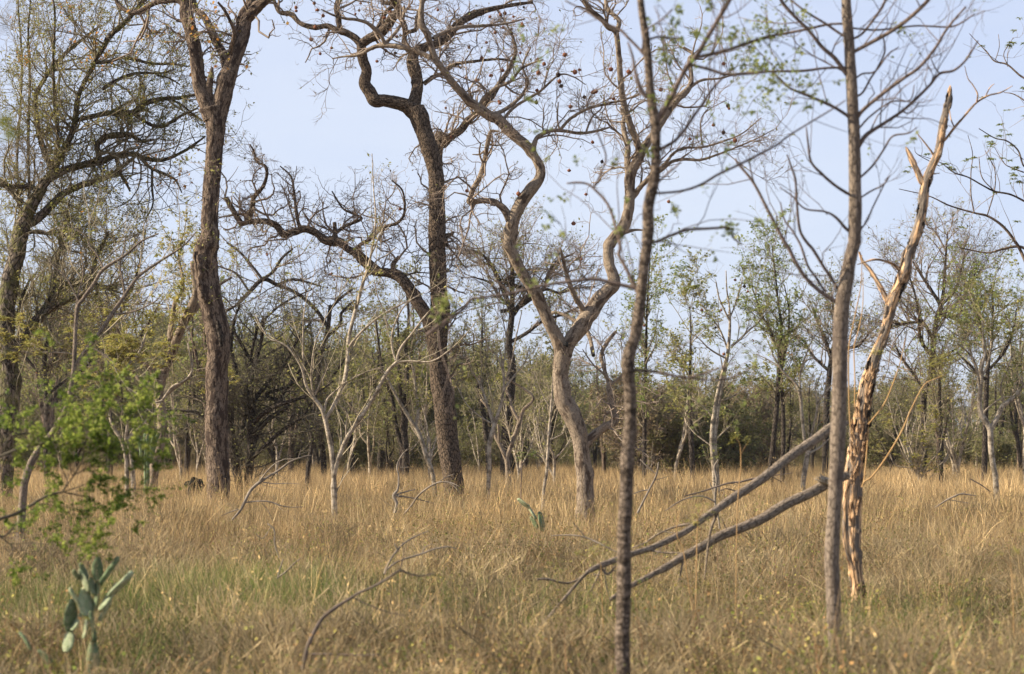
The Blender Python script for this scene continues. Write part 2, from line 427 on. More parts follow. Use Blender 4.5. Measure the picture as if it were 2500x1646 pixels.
def build_tree(name, label, cat, base, limbs, bark, group=None, bark2=None, S=16, fiss=0, fsize=.08, rough=.06, seed=0, sizes=True):
    """an Empty at the foot with one mesh per traced limb"""
    base = np.array(base, float); root = empty(name, base, label, cat, group)
    for i, (nm, P, R) in enumerate(limbs):
        s = max(5, int(S * min(1, math.sqrt(np.mean(R) / max(1e-6, np.mean(limbs[0][2])))))) if sizes else S
        V, F, bk = limb_mesh(nm, P - base, R, bark, S=s, rough=rough, fiss=fiss, fsize=fsize, seed=seed + i)
        link(nm, mesh_np(nm, V, F, bark2 if bark2 and i else bark, {'bark': ('FLOAT_VECTOR', bk)}), root)
    return root

def twig_part(root, parts, mat, name='twigs', S=3, kind='stuff'):
    base = np.array(root.location)
    ps = [tubes(P - base, R, S if np.mean(R) < .012 else S + 1) for P, R in parts if len(P)]
    V, F = join(ps)
    return link(name, mesh_np(name, V, F, mat), root, kind=kind)

def leaf_part(root, V, F, mat, name='leaves'):
    base = np.array(root.location)
    return link(name, mesh_np(name, V - base, F, mat, smooth=False), root, kind='stuff')

def parents_of(limbs, L=.5, rmin=0, zmin=None, skip=()):
    Ps = []; Rs = []
    for i, (nm, P, R) in enumerate(limbs):
        if i in skip: continue
        p, r = smooth_path(P, R, .15); p, r = chunks(p, r, L); Ps.append(p); Rs.append(r)
    P = np.concatenate(Ps); R = np.concatenate(Rs)
    k = R[:, 1] >= rmin
    if zmin is not None: k &= P[:, 1, 2] > zmin
    return P[k], R[k]

def ico(seed=0, sub=2):
    import bmesh
    bm = bmesh.new(); bmesh.ops.create_icosphere(bm, subdivisions=sub, radius=1)
    V = np.array([v.co[:] for v in bm.verts]); F = np.array([[v.index for v in f.verts] for f in bm.faces]); bm.free()
    return V, F

IV, IF = ico()
def fruit_mesh(name, mat, seed):
    V = IV * (1 + .16 * vnoise(IV * 1.7 + seed)[:, None] + .1 * vnoise(IV * 4 + seed)[:, None]); V = V * [1, 1, .95]
    # calyx stub on top
    n = len(V); st = tubes(np.array([[[0, 0, .85], [.05, 0, 1.3], [.02, 0, 1.9]]]), np.array([[.14, .09, .07]]), 4)
    V = np.concatenate([V, st[0]])
    return mesh_np(name, V, [IF, st[1] + n], mat)
FRUITS = [fruit_mesh("fruit", M['fruit'], s) for s in (1, 5)] + [fruit_mesh("fruit", M['fruit_dark'], 9)]
def add_fruits(root, tips, pxs, size, seed=0, dark=.2, maxd=70, label=None):
    rng = np.random.default_rng(seed); base = np.array(root.location)
    tp = np.stack([tips[:, 0] / tips[:, 1] * FPX + 1250, HOR - (tips[:, 2] - EYE) / tips[:, 1] * FPX], -1)
    for (x, y) in pxs:
        d = ((tp - [x, y]) ** 2).sum(1); j = np.argmin(d)
        if d[j] > maxd ** 2: continue
        s = size * rng.uniform(.8, 1.25)
        o = link('fruit', FRUITS[2] if rng.random() < dark else FRUITS[rng.integers(0, 2)], root)
        o.location = tips[j] - base - np.array([0, 0, s * 1.7]); o.scale = (s, s, s * rng.uniform(.85, 1.1)); o.rotation_euler = (rng.uniform(-.3, .3), rng.uniform(-.3, .3), rng.uniform(0, 6))
# ------------------------------------------------------------------ ground
def build_ground():
    m, nt, b = new_mat("soil"); L = nt.links.new
    g = N(nt, "ShaderNodeNewGeometry"); nz = N(nt, "ShaderNodeTexNoise", Scale=2.5, Detail=9.0, Roughness=.7); L(g.outputs["Position"], nz.inputs["Vector"])
    r = ramp(nt, [(.3, (.09, .065, .04)), (.5, (.17, .12, .07)), (.7, (.24, .175, .10))]); L(nz.outputs["Fac"], r.inputs[0]); L(r.outputs[0], b.inputs["Base Color"])
    n = 90
    xs = np.concatenate([[-1500, -600, -250], np.linspace(-80, 80, n), [250, 600, 1500]]); ys = np.concatenate([[-300, -60], np.linspace(-5, 160, n), [300, 700, 2200]])
    X, Y = np.meshgrid(xs, ys); Z = .035 * vnoise(np.stack([X * .4, Y * .4, X * 0], -1)) - .03
    V = np.stack([X, Y, Z], -1).reshape(-1, 3); i = np.arange(len(V)).reshape(X.shape)
    F = np.stack([i[:-1, :-1], i[:-1, 1:], i[1:, 1:], i[1:, :-1]], -1).reshape(-1, 4)
    link("ground", mesh_np("ground", V, F, m), kind='structure')
build_ground()

# ------------------------------------------------------------------ grass: tufts scattered by one geometry-nodes object
def blade_batch(rng, n, h, w, rad, lean, curl, cols, seg=3, hvar=.35, base=None):
    a = rng.uniform(0, 6.28, n); r = rad * np.sqrt(rng.random(n)) if rad else np.zeros(n)
    P0 = np.stack([np.cos(a) * r, np.sin(a) * r, np.full(n, -.03)], -1)
    if base is not None: P0 = P0 + base
    b = a + rng.normal(0, 1.0, n); D = np.stack([np.cos(b), np.sin(b)], -1)
    hh = h * rng.uniform(1 - hvar, 1 + hvar, n); ln = lean * rng.uniform(.1, 1.3, n); cu = curl * rng.uniform(0, 1.4, n)
    t = np.linspace(0, 1, seg + 1)[None]
    hz = hh[:, None] * (t - .35 * cu[:, None] * t ** 3); hx = hh[:, None] * (ln[:, None] * t + cu[:, None] * .8 * t ** 2.4)
    C = P0[:, None] + np.stack([D[:, :1] * hx, D[:, 1:] * hx, hz], -1)
    f = rng.uniform(0, 6.28, n); S = np.stack([np.cos(f), np.sin(f), f * 0], -1)[:, None]
    wid = (w * rng.uniform(.6, 1.3, n))[:, None] * (1 - .85 * t ** 1.5)
    V = np.stack([C - S * wid[..., None] / 2, C + S * wid[..., None] / 2], 2)
    idx = np.arange(n * (seg + 1) * 2).reshape(n, seg + 1, 2)
    F = np.stack([idx[:, :-1, 0], idx[:, :-1, 1], idx[:, 1:, 1], idx[:, 1:, 0]], -1).reshape(-1, 4)
    cols = np.array(cols); c = cols[rng.integers(0, len(cols), n)] * rng.uniform(.75, 1.25, (n, 1))
    Cc = np.repeat(np.concatenate([c, np.ones((n, 1))], 1), (seg + 1) * 2, 0)
    return V.reshape(-1, 3), F, Cc, C

STRAW = [(.58, .425, .235), (.50, .36, .20), (.72, .56, .345), (.44, .31, .175), (.41, .305, .175), (.35, .255, .15)]
DULL = [(.28, .21, .14), (.38, .29, .19), (.22, .165, .115), (.45, .35, .225), (.25, .215, .11), (.17, .165, .07)]
GREEN = [(.05, .11, .018), (.085, .16, .026), (.12, .20, .04), (.18, .23, .06), (.27, .26, .10)]

def build_protos():
    rng = np.random.default_rng(5); out = []
    def cat(*bs):
        V = []; F = []; C = []; n = 0
        for b in bs:
            V.append(b[0]); F.append(b[1] + n); C.append(b[2]); n += len(b[0])
        return np.concatenate(V), np.concatenate(F), np.concatenate(C)
    for k in range(4):      # 0-3 straw, near
        out.append(cat(blade_batch(rng, 34, .44, .005, .17, .50, .7, STRAW if k % 2 else DULL), blade_batch(rng, 26, .26, .004, .2, .7, .9, DULL), blade_batch(rng, 7, .70, .0028, .1, .2, .4, STRAW, seg=4)))
    for k in range(3):      # 4-6 straw, far
        out.append(cat(blade_batch(rng, 60, .50, .009, .42, .25, .35, STRAW, seg=2), blade_batch(rng, 12, .66, .006, .42, .18, .45, STRAW, seg=3)))
    for k in range(2):      # 7-8 green arching tufts
        out.append(cat(blade_batch(rng, 60, .42, .0045, .13, .45, 1.0, GREEN, seg=4), blade_batch(rng, 14, .42, .004, .15, .3, .7, STRAW)))
    for k in range(2):      # 9-10 weed: thin stems with small leaves
        s = blade_batch(rng, 16, .5, .004, .16, .35, .3, [(.24, .13, .085), (.34, .21, .12), (.32, .17, .10)], seg=4)
        pts = s[3][:, 1:].reshape(-1, 3); C = np.repeat(pts, 4, 0) + rng.normal(0, .03, (len(pts) * 4, 3))
        V, F = leaf_geo(rng, C, .0105, flat=.3, long=1.7)
        pal = np.array([(.16, .20, .045), (.26, .27, .07), (.34, .30, .09), (.30, .18, .08)]); c = pal[rng.integers(0, 4, len(C))] * rng.uniform(.7, 1.2, (len(C), 1))
        out.append(cat(s, (V, F, np.repeat(np.concatenate([c, np.ones((len(C), 1))], 1), 4, 0))))
    # 11 tall seed stalks
    s = blade_batch(rng, 7, .84, .0038, .09, .22, .35, [(.58, .41, .19), (.62, .46, .25)], seg=5, hvar=.2)
    tips = s[3][:, 3:].reshape(-1, 3); C = np.repeat(tips, 3, 0) + rng.normal(0, .006, (len(tips) * 3, 3)); V, F = leaf_geo(rng, C, .006, flat=0, long=3.5)
    c = np.tile([.60, .43, .22, 1], (len(V), 1)); out.append(cat(s, (V, F, c)))
    # 12 grey-brown dry wiry tangle
    P = np.zeros((14, 3, 3)); P[:, 0, :2] = rng.normal(0, .08, (14, 2)); P[:, 1:] = P[:, :1]; P[:, 1, 2] = .2; P[:, 2, 2] = .4; P[:, 2, :2] += rng.normal(0, .12, (14, 2)); P[:, 1, :2] += rng.normal(0, .05, (14, 2))
    P2, R2 = spawn(rng, P, np.full((14, 3), .003), 5, .26, ang=(20, 70), wob=.3, up=.1, K=4, rmin=.0014, rr=.6)
    V, F = join([tubes(P, np.full((14, 3), .003), 3), tubes(P2, R2, 3)]); F = F[0]
    c = np.tile([.36, .29, .19, 1], (len(V), 1)); out.append((V, F, c))
    # 13 low leafy herb clump
    s = blade_batch(rng, 22, .24, .004, .14, .6, .5, [(.20, .17, .08), (.24, .15, .09)], seg=3)
    pts = s[3][:, 1:].reshape(-1, 3); C = np.repeat(pts, 5, 0) + rng.normal(0, .028, (len(pts) * 5, 3)); C[:, 2] = np.abs(C[:, 2])
    V, F = leaf_geo(rng, C, .012, flat=.3, long=1.6)
    pal = np.array([(.07, .12, .025), (.13, .18, .04), (.22, .24, .06), (.27, .21, .08)]); c = pal[rng.integers(0, 4, len(C))] * rng.uniform(.7, 1.2, (len(C), 1))
    out.append(cat(s, (V, F, np.repeat(np.concatenate([c, np.ones((len(C), 1))], 1), 4, 0))))
    return out

def build_grass():
    rng = np.random.default_rng(11); protos = build_protos()
    pts = []; pick = []; scl = []
    def field(x, y): return vnoise(np.stack([x * .55, y * .35, x * 0 + 3], -1)) + .6 * vnoise(np.stack([x * 1.6, y * 1.1, x * 0 + 7], -1))
    def zone(d0, d1, dens, far):
        area = .62 * (d1 ** 2 - d0 ** 2) / 2 + 5 * (d1 - d0); n = int(area * dens)
        y = np.sqrt(rng.uniform(d0 ** 2, d1 ** 2, n)); x = rng.uniform(-1, 1, n) * (.31 * y + 2.5 * min(1, 25 / d1))
        g = field(x, y)
        green = np.exp(-(((x + 2.7) / 1.15) ** 2 + ((y - 17.3) / 2.3) ** 2)) * 1.7 + np.exp(-(((x + 4.0) / .8) ** 2 + ((y - 16.5) / 1.6) ** 2)) * .9 + .8 * np.exp(-(((x + 2.2) / 1.0) ** 2 + ((y - 13.2) / 1.2) ** 2)) + .3 * np.exp(-(((x - 2.9) / 1.0) ** 2 + ((y - 15.5) / 1.6) ** 2)) + .6 * np.exp(-(((x - .3) / .9) ** 2 + ((y - 16) / 2.0) ** 2))
        green = green + .35 * (g > .5) * (y < 20)
        u = rng.random(n)
        near = rng.integers(0, 4, n); fr = rng.integers(4, 7, n)
        k = fr.copy() if far else near
        pg = np.clip(green * 1.1 + (0 if far else .05), 0, .85); k = np.where(u < pg, rng.integers(7, 9, n), k)
        u2 = rng.random(n); pw = .34 if d1 <= 16 else .26 if d1 <= 26 else .14 if not far else .04
        k = np.where((u2 < pw) & (u >= pg) & (green < .9), rng.integers(9, 11, n), k)
        u3 = rng.random(n); band = vnoise(np.stack([x * .8, y * .5, x * 0 + 20], -1)) > .1
        k = np.where((u3 < .10 * band + .015) , 11, k)
        k = np.where((rng.random(n) < (.38 if d1 <= 26 else .16 if not far else .0)) & (green < .8), 12, k)
        herb = vnoise(np.stack([x * 1.1, y * .6, x * 0 + 40], -1)); k = np.where((rng.random(n) < np.clip(.26 + .55 * herb, 0, .7)) & (y < 21), 13, k)
        s = rng.uniform(.6, 1.3, n) * (1 + .32 * g); s = np.where((y > 27) & (y < 60), s * 1.12, s)
        s = np.where(y < 12, s * .9, s)
        pts.append(np.stack([x, y, x * 0], -1)); pick.append(k); scl.append(s)
    zone(5.5, 14, 34, False); zone(14, 25, 20, False); zone(25, 48, 9, False); zone(30, 75, 1.6, True); zone(75, 150, 2.2, True)
    for cx, cy, sx, sy, n in ((-2.6, 17.6, .85, 1.3, 620), (-1.9, 16.2, .5, .9, 160), (-3.9, 16.6, .5, .9, 170), (-2.6, 14.0, .7, .6, 120), (3.0, 16.3, .45, .8, 25), (.4, 16.0, .4, .8, 60)):     # lush green tussocks
        pts.append(np.stack([rng.normal(cx, sx, n), rng.normal(cy, sy, n), np.zeros(n)], -1)); pick.append(rng.integers(7, 9, n)); scl.append(rng.uniform(.85, 1.35, n))
    pts = np.concatenate(pts); pick = np.concatenate(pick); scl = np.concatenate(scl)
    V = [pts]; C = [np.ones((len(pts), 4))]; pid = [np.full(len(pts), -1)]; F = []; n = len(pts)
    for i, (v, f, c) in enumerate(protos):
        V.append(v); F.append(f + n); C.append(c); pid.append(np.full(len(v), i)); n += len(v)
    nv = n - len(pts); z = np.zeros(nv)
    m, nt, b = new_mat("grass"); L = nt.links.new
    a = N(nt, "ShaderNodeAttribute", attribute_name="tint"); g = N(nt, "ShaderNodeNewGeometry")
    nz = N(nt, "ShaderNodeTexNoise", Scale=.9, Detail=5.0, Roughness=.65); L(g.outputs["Position"], nz.inputs["Vector"])
    r = ramp(nt, [(.3, (.60, .59, .52)), (.48, (1.0, .98, .90)), (.68, (1.4, 1.32, 1.12))]); L(nz.outputs["Fac"], r.inputs[0])
    mm = N(nt, "ShaderNodeMix", data_type='RGBA', blend_type='MULTIPLY'); mm.inputs[0].default_value = 1; L(a.outputs["Color"], mm.inputs[6]); L(r.outputs[0], mm.inputs[7])
    oi = N(nt, "ShaderNodeObjectInfo"); rr = ramp(nt, [(0, (.42, .41, .39)), (.7, (1.08, 1.07, 1.05)), (1, (1.6, 1.55, 1.45))]); L(oi.outputs["Random"], rr.inputs[0])
    m2 = N(nt, "ShaderNodeMix", data_type='RGBA', blend_type='MULTIPLY'); m2.inputs[0].default_value = 1; L(mm.outputs[2], m2.inputs[6]); L(rr.outputs[0], m2.inputs[7]); mm = m2
    L(mm.outputs[2], b.inputs["Base Color"]); b.inputs["Roughness"].default_value = .75
    tr = N(nt, "ShaderNodeBsdfTranslucent"); L(mm.outputs[2], tr.inputs["Color"]); ms = N(nt, "ShaderNodeMixShader"); ms.inputs[0].default_value = .22
    L(b.outputs[0], ms.inputs[1]); L(tr.outputs[0], ms.inputs[2]); L(ms.outputs[0], nt.nodes["Material Output"].inputs[0])
    rot = rng.uniform(0, 6.28, len(pts))
    me = mesh_np("grass", np.concatenate(V), F, m, {'tint': ('FLOAT_COLOR', np.concatenate(C)), 'pid': ('INT', np.concatenate(pid)),
        'pick': ('INT', np.concatenate([pick, z - 1])), 'scl': ('FLOAT', np.concatenate([scl, z])), 'rot': ('FLOAT', np.concatenate([rot, z]))}, smooth=False)
    ob = link("grass", me); tag(ob, "tall dry straw-coloured grass with weeds and green patches covering the clearing", "grass", kind='stuff')
    scatter_nodes(ob, len(protos))

def scatter_nodes(ob, nprot):
    ng = bpy.data.node_groups.new("scatter", 'GeometryNodeTree'); ng.is_modifier = True
    ng.interface.new_socket("Geometry", in_out='INPUT', socket_type='NodeSocketGeometry'); ng.interface.new_socket("Geometry", in_out='OUTPUT', socket_type='NodeSocketGeometry')
    gi = ng.nodes.new("NodeGroupInput"); go = ng.nodes.new("NodeGroupOutput"); jn = ng.nodes.new("GeometryNodeJoinGeometry"); L = ng.links.new
    def attr(nm, ty):
        n = ng.nodes.new("GeometryNodeInputNamedAttribute"); n.data_type = ty; n.inputs["Name"].default_value = nm; return n.outputs["Attribute"]
    pid = attr("pid", 'INT'); pk = attr("pick", 'INT'); sc = attr("scl", 'FLOAT'); ro = attr("rot", 'FLOAT')
    cx = ng.nodes.new("ShaderNodeCombineXYZ"); L(ro, cx.inputs[2])
    for k in range(nprot):
        def eq(a):
            c = ng.nodes.new("FunctionNodeCompare"); c.data_type = 'INT'; c.operation = 'EQUAL'; L(a, c.inputs[2]); c.inputs[3].default_value = k; return c.outputs[0]
        sp = ng.nodes.new("GeometryNodeSeparateGeometry"); sp.domain = 'POINT'; L(gi.outputs[0], sp.inputs[0]); L(eq(pid), sp.inputs[1])
        ip = ng.nodes.new("GeometryNodeInstanceOnPoints"); L(gi.outputs[0], ip.inputs["Points"]); L(eq(pk), ip.inputs["Selection"]); L(sp.outputs[0], ip.inputs["Instance"])
        L(cx.outputs[0], ip.inputs["Rotation"]); L(sc, ip.inputs["Scale"]); L(ip.outputs[0], jn.inputs[0])
    L(jn.outputs[0], go.inputs[0])
    md = ob.modifiers.new("scatter", 'NODES'); md.node_group = ng
build_grass()

# ------------------------------------------------------------------ far wood: one mass behind everything
def build_far_wood():
    rng = np.random.default_rng(21); protos = []
    for k in range(6):
        h = 6.0; P = np.array([[[0, 0, -.2], [rng.normal(0, .2), rng.normal(0, .2), 1.6], [rng.normal(0, .5), rng.normal(0, .5), 3.4], [rng.normal(0, .6), rng.normal(0, .6), 5.2]]]); R = np.array([[.11, .09, .06, .02]])
        lv = grow(rng, P, R, [dict(n=16, L=2.3, ang=(25, 75), wob=.2, up=.12, K=5, t0=.12, rmax=.045), dict(n=11, L=1.1, ang=(20, 70), wob=.3, up=.08, K=4, rmax=.016, rmin=.009), dict(n=5, L=.55, ang=(20, 70), wob=.3, K=3, rmin=.006)])
        V, F = join([tubes(P, R, 5)] + [tubes(p, r, 3) for p, r in lv]); F = F[0]
        C, D = sample_on(rng, lv[2][0], 5200 if k % 3 else 3000, 0); lV, lF = leaf_geo(rng, C + rng.normal(0, .06, C.shape), .075, flat=.3, long=1.4)
        mi = np.concatenate([np.zeros(len(F)), np.full(len(lF), 1 + k % 2)])
        protos.append((np.concatenate([V, lV]), np.concatenate([F, lF + len(V)]), mi))
    pts = []; scl = []; pick = []
    for d0, d1, n, smin, smax, lo in ((122, 150, 230, .75, 1.25, 0), (150, 200, 260, 1.0, 1.6, 0), (112, 135, 420, .22, .5, 1)):
        y = rng.uniform(d0, d1, n); x = rng.uniform(-1, 1, n) * (.34 * y + 6)
        px = x / y * FPX + 1250; s = rng.uniform(smin, smax, n)
        if not lo: s = s * np.interp(px, [0, 600, 1100, 1300, 1500, 2500], [1.35, 1.3, 1.15, 1.0, .82, .85])
        pts.append(np.stack([x, y, x * 0], -1)); scl.append(s); pick.append(rng.integers(0, 6, n))
    pts = np.concatenate(pts); scl = np.concatenate(scl); pick = np.concatenate(pick)
    V = [pts]; F = []; pid = [np.full(len(pts), -1)]; n = len(pts); mi = []
    for i, (v, f, m_) in enumerate(protos):
        V.append(v); F.append(f + n); pid.append(np.full(len(v), i)); n += len(v); mi.append(m_)
    z = np.zeros(n - len(pts))
    me = mesh_np("far_wood", np.concatenate(V), F, [M['twig_grey'], M['leaf_far'], M['leaf_brown']], {'pid': ('INT', np.concatenate(pid)), 'pick': ('INT', np.concatenate([pick, z - 1])),
        'scl': ('FLOAT', np.concatenate([scl, z])), 'rot': ('FLOAT', np.concatenate([rng.uniform(0, 6.28, len(pts)), z]))}, smooth=False, matidx=np.concatenate(mi))
    ob = link("far_wood", me); tag(ob, "hazy olive wood closing off the clearing behind all the trees", "woodland", kind='stuff')
    scatter_nodes(ob, 6)
build_far_wood()
# ------------------------------------------------------------------ the big dark-barked tree in the middle
TW_CROOK = [dict(n=2.1, L=1.45, ang=(30, 80), wob=.38, up=.10, K=7, rmax=.03, rmin=.010, rr=.5, tip=.4),
            dict(n=9, L=.62, ang=(25, 75), wob=.42, up=.05, K=5, rmax=.012, rmin=.006, tip=.5, tipchild=True),
            dict(n=3.6, L=.26, ang=(25, 80), wob=.4, up=.0, K=4, rmax=.007, rmin=.004, tip=.5)]

def finish(root, rng, P, R, levels, mat, leaf=None, keep=None, name='twigs'):
    lv = grow(rng, P, R, levels)
    if keep is not None:
        lv = [(p[keep(p)], r[keep(p)]) for p, r in lv]
    twig_part(root, lv, mat, name=name)
    return lv

def center_tree():
    t = Traced(45, 3, slope=.35)
    t.add("J 1325,430,125 F 1320,1480,128 1295,1300,135 1278,1130,138 1262,980,138 1238,850,122 1224,700,120 1222,600,130 1230,500,130 1235,400,115 1228,250,110 1222,100,108 1220,0,106 B 1220,1400,106 1218,1250,104 1213,1120,100 1192,1020,105 1172,950,112 1140,850,106 1108,770,112 1078,690,118", 'trunk', ground=True)
    t.add("B 1085,720,100 1075,660,88 1090,580,76 1095,520,72 1078,450,85 1062,390,80 1080,335,66 1150,300,60 1220,280,60 1300,220,56 1345,160,50 1420,110,50 1490,80,44 1560,60,34 1700,32,24 1828,15,18", slope=.3)
    t.add("B 1080,720,100 1020,675,90 960,655,84 880,642,80 825,640,84 790,585,80 758,530,76 772,450,66 748,385,66 738,320,62 735,262,58", slope=-.2)
    t.add("B 740,290,56 700,245,48 650,215,44 600,195,42 575,190,40 520,165,34 440,175,36 350,150,30 290,92,34 220,80,28 192,35,26 165,-40,22", slope=.2)
    t.add("B 740,280,60 790,245,62 840,225,60 885,185,66 930,120,62 975,60,50 945,10,44 900,-60,38", slope=-.4)
    t.add("B 790,245,30 850,165,30 900,70,26 960,30,24 1010,-40,22", slope=.5)
    t.add("B 600,195,36 590,110,36 580,45,40 610,-40,40", slope=.1)
    t.add("B 1075,340,34 1015,300,32 1012,240,32 1015,170,34 978,95,34 960,30,30 880,15,24 860,-40,20", slope=.4)
    t.add("B 1020,210,26 1085,185,30 1092,115,26 1130,20,22 1150,-40,20", slope=-.3)
    t.add("F 1240,990,60 B 1225,985,62 1262,925,52 1312,870,52 1370,830,50 1412,775,50 1480,715,34 1560,620,42 1620,530,35 1680,440,30 1720,330,26 1700,230,20", slope=.3)
    t.add("B 1135,535,30 1200,490,28 1270,462,26 1330,412,24 1430,395,20 1600,378,16 1720,390,12", slope=.2)
    # the long arching low limb on the left
    t.add("F 1200,560,110 1180,500,100 1142,430,90 1090,350,80 1040,270,76 980,200,70 900,172,60 820,162,60 760,110,56 710,58,50 650,20,46 B 600,1545,60 560,1540,66 505,1530,54 440,1480,46 370,1460,50 310,1480,46 240,1488,48 195,1440,44 140,1415,40 60,1410,38 0,1420,34 A 1535,1420,36 1480,1330,34 1445,1260,26", slope=.1)
    t.add("B 15,1425,34 42,1320,34 52,1260,30 110,1190,25 135,1110,20 125,1060,18 70,1030,16 48,960,14 25,920,10", slope=-.3)
    t.add("B 350,1455,28 330,1400,24 310,1250,18 290,1130,13 220,1060,9", slope=.3)
    t.add("B 572,1540,38 566,1420,26", 'stub')
    t.add("B 580,1480,26 640,1440,22 735,1398,20 700,1368,16 620,1330,13 550,1220,9", slope=.4)
    t.add("F 945,175,38 940,120,32 975,70,20", 'stub')
    t.add("F 1000,195,12 1090,172,9 1200,178,6")
    t.add("F 870,165,26 B 720,1590,26 800,1520,24 880,1450,22 970,1420,20 1012,1350,17 1000,1220,13 930,1150,8", slope=-.3)
    t.add("B 880,1450,16 860,1540,14 930,1518,10", 'stub')
    t.add("F 1275,0,36 B 1272,1510,36 1310,1495,26 1330,1480,10", 'stub')
    base = t.limbs[0][1][0] * [1, 1, 0]
    r = build_tree('dark_barked_tree', "tall dark-trunked tree in the middle, fissured bark, one long limb arching down to the left", 'tree', base, t.limbs, M['dark_bark'], S=80, fiss=.008, fsize=.05, rough=.045, seed=2)
    rng = np.random.default_rng(31)
    P, R = parents_of(t.limbs, .6, skip=(0,))
    px = P[:, 1, 0] / P[:, 1, 1] * FPX + 1250; py = HOR - (P[:, 1, 2] - EYE) / P[:, 1, 1] * FPX
    # the thick bare stretches carry no twigs
    k = ~((R[:, 1] > .115)) & ~((px > 860) & (px < 1030) & (py > 110) & (py < 300))
    P, R = P[k], R[k]
    px = px[k]; py = py[k]
    low = py > 380
    # keep the open sky between the crown and the arching limb free of twigs
    def keep(p):
        x = p[:, -1, 0] / p[:, -1, 1] * FPX + 1250; y = HOR - (p[:, -1, 2] - EYE) / p[:, -1, 1] * FPX
        hole = (x > 690) & (x < 985) & (y > 155) & (y < 400) & ~((x > 870) & (y < 230))
        hole |= (x > 640) & (x < 1010) & (y > 240) & (y < 370)
        return ~hole
    lv = grow(rng, P, R, TW_CROOK)
    a, b_ = lv[0]; kk = keep(a); lv = grow(rng, a[kk], b_[kk], TW_CROOK[1:]); lv = [(a[kk], b_[kk])] + [(p[keep(p)], q[keep(p)]) for p, q in lv]
    twig_part(r, lv, M['twig_brown'])
    tips = np.concatenate([lv[1][0][:, -1], lv[2][0][:, -1]])
    s = 1 / SCL
    B = [(325, 20), (320, 60), (485, 28), (510, 52), (455, 3), (392, 205), (732, 20), (878, 97), (1050, 25), (808, 360), (1553, 85), (1437, 125), (1645, 62), (1710, 100), (1772, 128), (1330, 170), (1100, 418), (1282, 675), (1430, 297), (1528, 272), (1540, 372), (1518, 366), (1298, 456), (1492, 470), (1564, 456), (1415, 475), (1646, 412), (1622, 625), (1312, 855), (972, 1318), (1272, 1163), (1410, 1185)]
    add_fruits(r, tips, [(600 + x * s, y * s) for x, y in B], .04, 1, dark=.15, maxd=60)
    rng2 = np.random.default_rng(4)
    add_fruits(r, tips, [(rng2.uniform(640, 1290), rng2.uniform(0, 130)) for _ in range(24)], .036, 2, dark=.3, maxd=50)
    C, D = sample_on(rng, lv[2][0], 1500, .4); V, F = leaf_geo(rng, C, .03, D=D); leaf_part(r, V, F, M['leaf_brown'])
    return t, r
center_tree()

